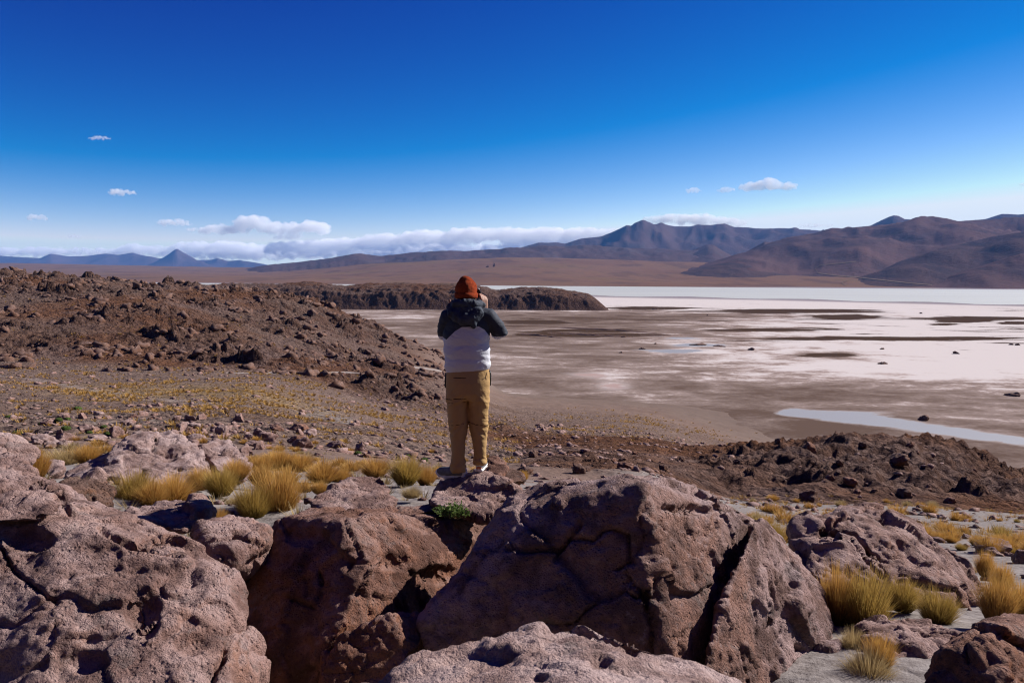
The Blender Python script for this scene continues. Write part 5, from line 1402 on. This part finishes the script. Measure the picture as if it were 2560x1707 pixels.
FEET = P(1073 * VK, 1098 * VK, 7.05)                       # the left sole
person = bpy.data.objects.new('person', None); COL.objects.link(person); person.location = FEET
person.empty_display_size = 0.2
tag(person, 'person in white and black jacket, tan trousers and rust beanie, taking a photo', 'person')
K = 7.05 / FPX * VK                                        # metres per view pixel there
def L(u, v, y=0.0): return np.array([(u - 1073) * K, y, (1098 - v) * K])

# body: head, neck, arms and hands, one surface
def hand(wrist, palm_dir, side, curl, grip):
    """palm and five fingers: palm_dir points along the hand, side to the thumb, grip towards the palm side"""
    w = np.asarray(wrist, float); p = palm_dir / np.linalg.norm(palm_dir)
    s = side - p * (side @ p); s /= np.linalg.norm(s); g = np.cross(p, s); g = g if g @ grip > 0 else -g
    pcs = [tube([w - p * 0.02, w + p * 0.02, w + p * 0.06, w + p * 0.092], [(0.026, 0.022), (0.032, 0.020), (0.040, 0.017), (0.038, 0.013)], 12)]
    pcs = []
    for k in range(4):                                     # the palm as four fused rays
        off = s * (0.027 - 0.018 * k)
        pcs.append(tube([w + off * 0.6 - p * 0.01, w + off * 0.85 + p * 0.045, w + off + p * 0.092], [0.016, 0.0145, 0.0115], 10))
    for k, ln in enumerate((0.072, 0.080, 0.074, 0.058)):
        off = s * (0.030 - 0.020 * k); a = w + off + p * 0.088; pts = [a]; ang = 0.05
        for j, fr in enumerate((0.45, 0.32, 0.25)):
            ang += curl * (0.8 + 0.15 * k)
            a = a + (p * math.cos(ang) + g * math.sin(ang)) * ln * fr; pts.append(a)
        pcs.append(tube(pts, [0.0100, 0.0092, 0.0085, 0.0068], 10))
    a = w + s * 0.024 + p * 0.015; d1 = s * 0.75 + p * 0.6 + g * 0.35; d1 /= np.linalg.norm(d1)
    b = a + d1 * 0.045; d2 = s * 0.3 + p * 0.85 + g * 0.55; d2 /= np.linalg.norm(d2); c = b + d2 * 0.034; e = c + (d2 * 0.8 + g * 0.3) * 0.026
    pcs.append(tube([a, b, c, e], [0.015, 0.0125, 0.0105, 0.008], 10))
    return pcs
HC = L(1069, 668, 0.05)                                    # head centre
rw = L(1111, 705, 0.09); lw = L(1036, 712, 0.20)
pieces = [ball(HC + np.array([0, -0.005, 0.01]), (0.078, 0.098, 0.112)), tube([HC + [0, 0.0, -0.02], HC + [0, -0.03, -0.12], HC + [0, -0.05, -0.22]], [0.058, 0.055, 0.075]),
          ball(HC + [0, 0.07, -0.055], (0.052, 0.045, 0.055)),                                     # jaw
          tube([HC + [0, 0.085, 0.015], HC + [0, 0.112, -0.022], HC + [0, 0.095, -0.035]], [0.010, 0.015, 0.010], 8),   # nose
          ball(HC + [0.080, -0.005, -0.015], (0.010, 0.022, 0.032)), ball(HC + [-0.080, -0.005, -0.015], (0.010, 0.022, 0.032)),
          ball(HC + [0.032, 0.085, 0.012], (0.016, 0.010, 0.010)), ball(HC + [-0.032, 0.085, 0.012], (0.016, 0.010, 0.010)),
          tube([HC + [-0.022, 0.104, -0.062], HC + [0, 0.110, -0.062], HC + [0.022, 0.104, -0.062]], [0.006, 0.008, 0.006], 8),
          ball(L(1072, 760, 0.02), (0.15, 0.09, 0.22))]
pieces += [tube([L(1112, 722, 0.0), L(1142, 762, 0.05), rw - [0.003, 0, 0.05], rw], [0.05, 0.042, 0.028, 0.025])]
pieces += [tube([L(1022, 725, 0.0), L(1016, 765, 0.08), lw - [0, 0.0, 0.05], lw], [0.05, 0.042, 0.028, 0.025])]
pieces += hand(rw, np.array([-0.06, 0.10, 0.98]), np.array([-0.80, -0.55, 0.1]), 0.36, np.array([-0.5, 0.8, 0.0]))
pieces += hand(lw, np.array([0.45, 0.35, 0.8]), np.array([-0.5, 0.3, 0.3]), 0.4, np.array([0.2, 0.2, 0.9]))
v, f = fuse('body', pieces, 0.0060, 2)
body = link('body', mesh_from('body', v, f, M_SKIN), person); body['label'] = 'tanned skin of face, neck and hands'
hv, hf = fuse('hair', [ball(HC + [0, -0.045, -0.03], (0.078, 0.055, 0.055))], 0.008, 2)
hv = hv + vnormals(hv, hf) * (0.006 * ridged(hv * np.array([60, 60, 12]), 5, 2))[:, None]
link('hair', mesh_from('hair', hv, hf, M_HAIR), person)

# beanie
v, f = fuse('beanie', [ball(HC + [0, -0.012, 0.045], (0.098, 0.112, 0.100)), ball(HC + [-0.004, -0.02, 0.09], (0.068, 0.075, 0.070)), tube([HC + [0, -0.018, -0.035], HC + [0, -0.016, 0.0], HC + [0, -0.012, 0.05]], [(0.094, 0.108), (0.097, 0.112), (0.098, 0.112)], 32)], 0.006, 4)
front = v[:, 1] - HC[1]
v[:, 2] += np.where(v[:, 2] < HC[2] + 0.0, 0.35 * np.clip(front, 0, 0.2), 0)
v = v + vnormals(v, f) * (0.004 * fbm(v / 0.05, 8, 3))[:, None]
me = mesh_from('beanie', v, f, M_WOOL)
fattr(me, 'rib', np.arctan2(v[:, 0] - HC[0], -(v[:, 1] - HC[1] + 0.012)))
beanie = link('beanie', me, person); beanie['label'] = 'rust orange knitted beanie'
v, f = tube([HC + [0, -0.018, -0.040], HC + [0, -0.018, -0.034], HC + [0, -0.016, 0.004], HC + [0, -0.016, 0.010]], [(0.092, 0.106), (0.103, 0.117), (0.104, 0.118), (0.096, 0.110)], 64)
me = mesh_from('cuff', v, f, M_WOOL); fattr(me, 'rib', np.arctan2(v[:, 0] - HC[0], -(v[:, 1] - HC[1] + 0.012))); link('cuff', me, beanie)

# jacket
def tor(y, x0, x1, dep, fwd=0.0): return (L((x0 + x1) / 2, y, fwd), ((x1 - x0) / 2 * K, dep))
rows = [tor(846, 1025, 1123, 0.125), tor(835, 1022, 1125, 0.135), tor(810, 1021, 1123, 0.140), tor(785, 1019, 1122, 0.142), tor(760, 1019, 1122, 0.140), tor(738, 1022, 1124, 0.135), tor(718, 1028, 1122, 0.118), tor(704, 1040, 1110, 0.095), tor(694, 1052, 1092, 0.072)]
pieces = [tube([r[0] for r in rows], [r[1] for r in rows], 40)]
pieces += [tube([L(1100, 718, -0.01), L(1120, 720, 0.0), L(1141, 743, 0.025), L(1150, 764, 0.05)], [(0.075, 0.08), (0.076, 0.080), (0.066, 0.070), (0.060, 0.062)], 24),
           tube([L(1149, 764, 0.04), L(1131, 738, 0.085), rw - [0.0, 0.0, 0.035]], [0.062, 0.052, 0.040], 20),
           tube([L(1044, 718, -0.01), L(1027, 722, 0.0), L(1018, 745, 0.05), L(1020, 768, 0.10)], [(0.072, 0.08), (0.074, 0.080), (0.062, 0.068), (0.055, 0.058)], 24),
           tube([L(1020, 768, 0.09), L(1028, 742, 0.16), lw - [0, 0, 0.03]], [0.056, 0.048, 0.038], 20)]
v, f = fuse('jacket', pieces, 0.0085, 4)
nn = vnormals(v, f)
fold = ridged(np.stack([v[:, 0] * 5 + 0.5 * fbm(v * 6, 3, 2), v[:, 1] * 5, v[:, 2] * 15 + v[:, 0] * 3 + 1.2 * fbm(v * 4, 4, 2)], 1), 12, 3)
quilt = np.abs(np.sin((v[:, 2] - 0.08 * v[:, 0] ** 2) * math.pi / 0.135 + 0.7 * fbm(v * 3, 9, 2)))
lower = sstep(1.45, 1.30, v[:, 2])
v = v + nn * ((0.0065 * fold + 0.0075 * quilt * lower - 0.004) * np.clip((v[:, 2] - 0.97) * 20, 0.2, 1))[:, None]
v[:, 2] += 0.05 * (v[:, 0]) * sstep(1.15, 1.0, v[:, 2])
me = mesh_from('jacket', v, f, M_JACKET)
px, pz = v[:, 0] / K + 1073, 1098 - v[:, 2] / K
edge = np.interp(px, [1000, 1016, 1026, 1046, 1062, 1100, 1112, 1124, 1138, 1160], [767, 767, 772, 752, 742, 741, 748, 764, 766, 764])
blk = sstep(1.5, -1.5, pz - edge)
fattr(me, 'black', blk)
jacket = link('jacket', me, person); jacket['label'] = 'padded jacket, white below with black shoulders'
# hood lying on the shoulders
hp = [tube([L(1034, 697, -0.02), L(1040, 712, -0.095), L(1062, 724, -0.135), L(1084, 724, -0.135), L(1100, 708, -0.10), L(1104, 694, -0.02), L(1096, 688, 0.05)], [(0.030, 0.026), (0.044, 0.036), (0.052, 0.042), (0.050, 0.042), (0.044, 0.036), (0.034, 0.030), (0.02, 0.02)], 18),
      tube([L(1034, 697, -0.02), L(1046, 690, -0.075), L(1068, 690, -0.10), L(1090, 690, -0.08), L(1104, 694, -0.02)], [0.022, 0.030, 0.034, 0.030, 0.022], 16),
      ball(L(1070, 709, -0.085), (0.10, 0.055, 0.065)), ball(L(1088, 732, -0.135), (0.022, 0.02, 0.045))]
v, f = fuse('hood', hp, 0.0065, 4)
nn = vnormals(v, f)
v = v + nn * (0.010 * ridged(v * np.array([16, 10, 12]) + 0.6 * np.stack([fbm(v * 9, 6, 2)] * 3, 1), 31, 3))[:, None]
hood = link('hood', mesh_from('hood', v, f, M_HOOD), jacket); hood['label'] = 'crumpled black hood lying on the shoulders'

# trousers
legs = []
hip = [(L(1074, 832, 0), (0.178, 0.115)), (L(1074, 850, 0), (0.190, 0.130)), (L(1074, 872, -0.005), (0.194, 0.140)), (L(1074, 895, -0.005), (0.192, 0.135)), (L(1074, 908, 0.0), (0.185, 0.115))]
legs.append(tube([h[0] for h in hip], [h[1] for h in hip], 40))
def leg(cols):
    return tube([L((a + b) / 2, y, yy) for y, a, b, yy in cols], [((b - a) / 2 * K * 0.93, (b - a) / 2 * K * 1.05) for y, a, b, yy in cols], 28)
legs.append(leg([(880, 1024, 1074, -0.01), (905, 1023, 1076, -0.01), (935, 1025, 1076, 0.0), (960, 1028, 1076, 0.01), (980, 1031, 1073, 0.01), (1005, 1034, 1070, -0.005), (1035, 1036, 1069, -0.02), (1058, 1036, 1068, -0.015), (1072, 1035, 1070, -0.01), (1081, 1036, 1070, -0.01)]))
legs.append(leg([(880, 1074, 1124, -0.01), (905, 1073, 1125, -0.01), (935, 1074, 1123, 0.01), (960, 1075, 1121, 0.03), (980, 1079, 1120, 0.03), (1005, 1083, 1119, 0.02), (1035, 1087, 1118, 0.01), (1048, 1088, 1117, 0.02), (1058, 1085, 1118, 0.02), (1064, 1088, 1116, 0.02)]))
v, f = fuse('trousers', legs, 0.0078, 3)
nn = vnormals(v, f)
kz = lambda y: (1098 - y) * K
near_knee = np.exp(-((v[:, 2] - kz(975)) / 0.10) ** 2) + 0.7 * np.exp(-((v[:, 2] - kz(912)) / 0.07) ** 2) + 1.3 * np.exp(-((v[:, 2] - kz(1068)) / 0.07) ** 2) + 0.25
fold = ridged(np.stack([v[:, 0] * 7, v[:, 1] * 5, v[:, 2] * 16 + v[:, 0] * 12 * np.sign(v[:, 0])], 1) + 0.4 * np.stack([fbm(v * 7, 13, 2)] * 3, 1), 41, 3)
v = v + nn * (0.0080 * fold * near_knee + 0.002 * fbm(v / 0.12, 43, 2))[:, None]
me = mesh_from('trousers', v, f, M_TROUSER)
px, pz = v[:, 0] / K + 1073, 1098 - v[:, 2] / K
wob = 1.2 * fbm(v * 9, 47, 2)
zl = lambda x0, x1, y0, y1, w: sstep(w, w * 0.4, np.abs(pz + wob - np.interp(px, [x0, x1], [y0, y1]))) * (px > x0) * (px < x1) * (v[:, 1] < 0.06)
zipm = np.clip(zl(1022, 1072, 909, 905, 1.1) + 0.8 * zl(1020, 1076, 972, 964, 1.0) + zl(1074, 1122, 963, 973, 1.2) + 0.9 * zl(1042, 1074, 859, 857, 1.3) + zl(1108, 1114, 861, 860, 2.0) + 0.7 * zl(1026, 1070, 917, 915, 0.8), 0, 1)
fattr(me, 'zip', zipm)
trousers = link('trousers', me, person); trousers['label'] = 'tan hiking trousers with dark zips'
for k, (u0, v0, v1) in enumerate(((1023.0, 850, 886), (1124.5, 846, 880))):      # black side pocket edges
    sgn = -1 if k == 0 else 1
    vv, ff = tube([L(u0 + sgn * 0.5, v0, 0.02), L(u0 + sgn * 1.5, (v0 + v1) / 2, 0.02), L(u0 + sgn * 1.5, v1, 0.02)], [(0.006, 0.02), (0.007, 0.02), (0.005, 0.015)], 10)
    link('pocket_edge', mesh_from('pocket_edge', vv, ff, M_BLACK), trousers)
vv, ff = tube([L(1123, 843, -0.05), L(1127, 849, -0.055), L(1128, 856, -0.055)], [0.0035, 0.003, 0.003], 8)
link('drawcord', mesh_from('drawcord', vv, ff, M_BLACK), jacket)

# shoes
def shoe(heel, toe_dir, accent):
    t = np.array(toe_dir, float); t /= np.linalg.norm(t); heel = np.asarray(heel, float)
    up = np.array([0, 0, 1.0])
    q = lambda a, z: heel + t * a + up * z
    root_pieces = [tube([q(0.0, 0.05), q(0.04, 0.055), q(0.10, 0.055), q(0.17, 0.045), q(0.24, 0.036), q(0.275, 0.032)], [(0.03, 0.03), (0.037, 0.040), (0.040, 0.045), (0.044, 0.036), (0.040, 0.026), (0.022, 0.014)], 20),
                   tube([q(0.045, 0.06), q(0.045, 0.10), q(0.04, 0.118)], [(0.038, 0.046), (0.037, 0.043), (0.036, 0.042)], 20)]
    v, f = fuse('shoe', root_pieces, 0.0055, 2)
    up_o = link('shoe', mesh_from('shoe', v, f, M_SHOE), person)
    v, f = fuse('sole', [tube([q(-0.018, 0.022), q(0.02, 0.016), q(0.09, 0.015), q(0.18, 0.014), q(0.25, 0.018), q(0.292, 0.028)], [(0.028, 0.014), (0.041, 0.017), (0.040, 0.016), (0.047, 0.016), (0.040, 0.013), (0.016, 0.008)], 20)], 0.005, 2)
    v = v + vnormals(v, f) * (0.003 * np.sin(v @ t * 70))[:, None]
    link('sole', mesh_from('sole', v, f, M_SOLE), up_o)
    v, f = fuse('heel_tab', [tube([q(-0.012, 0.040), q(-0.010, 0.07), q(-0.004, 0.098)], [(0.030, 0.012), (0.029, 0.011), (0.024, 0.010)], 16)], 0.004, 1)
    link('heel_tab', mesh_from('heel_tab', v, f, M_HEEL), up_o)
    if accent:
        v, f = fuse('heel_trim', [tube([q(-0.019, 0.036), q(-0.018, 0.046), q(-0.014, 0.058)], [(0.030, 0.010), (0.027, 0.009), (0.016, 0.008)], 16)], 0.004, 1)
        link('heel_trim', mesh_from('heel_trim', v, f, M_ACCENT), up_o)
    return up_o
shoe(L(1064, 1098, -0.02) + [0, 0, 0.004], (-0.80, 0.42, 0), False)['label'] = 'left shoe turned sideways with pale sole'
shoe(L(1101, 1086, 0.02) + [0, 0, 0.004], (0.12, 1.0, 0), True)['label'] = 'right shoe seen from its pale heel'

# the camera he holds
cr = bpy.data.objects.new('photo_camera', None); COL.objects.link(cr); cr.location = FEET + HC + np.array([0.046, 0.165, -0.002]); cr.empty_display_size = 0.05
tag(cr, 'small black camera held up to the face with both hands', 'camera')
def rbox(name, c, h, mat, parent, r=0.006):
    bm = bmesh.new(); bmesh.ops.create_cube(bm, size=1.0)
    for w in bm.verts: w.co = Vector((c[0] + w.co.x * 2 * h[0], c[1] + w.co.y * 2 * h[1], c[2] + w.co.z * 2 * h[2]))
    bmesh.ops.bevel(bm, geom=bm.edges[:], offset=r, segments=2, affect='EDGES')
    me = bpy.data.meshes.new(name); bm.to_mesh(me); bm.free(); me.materials.append(mat)
    return link(name, me, parent)
cb = rbox('camera_body', (0, 0, 0), (0.066, 0.024, 0.040), M_BLACK, cr)
rbox('grip', (0.060, 0.012, -0.004), (0.016, 0.030, 0.036), M_BLACK, cb, 0.008)
rbox('viewfinder', (0.0, -0.004, 0.048), (0.024, 0.024, 0.013), M_BLACK, cb, 0.005)
rbox('screen', (-0.004, -0.0255, -0.004), (0.040, 0.002, 0.026), M_GLASSY, cb, 0.001)
v, f = tube([[0.052, 0, 0.036], [0.052, 0, 0.047], [0.052, 0, 0.048]], [0.012, 0.012, 0.010], 16); link('dial', mesh_from('dial', v, f, M_METAL), cb)
v, f = tube([[0, 0.02, 0], [0, 0.05, 0], [0, 0.052, 0], [0, 0.09, 0], [0, 0.092, 0]], [0.033, 0.033, 0.036, 0.036, 0.030], 28)
ln_ = link('lens', mesh_from('lens', v, f, M_BLACK), cr)
v, f = tube([[0, 0.088, 0], [0, 0.0935, 0], [0, 0.094, 0]], [0.027, 0.027, 0.02], 24); link('lens_glass', mesh_from('lens_glass', v, f, M_GLASSY), ln_)
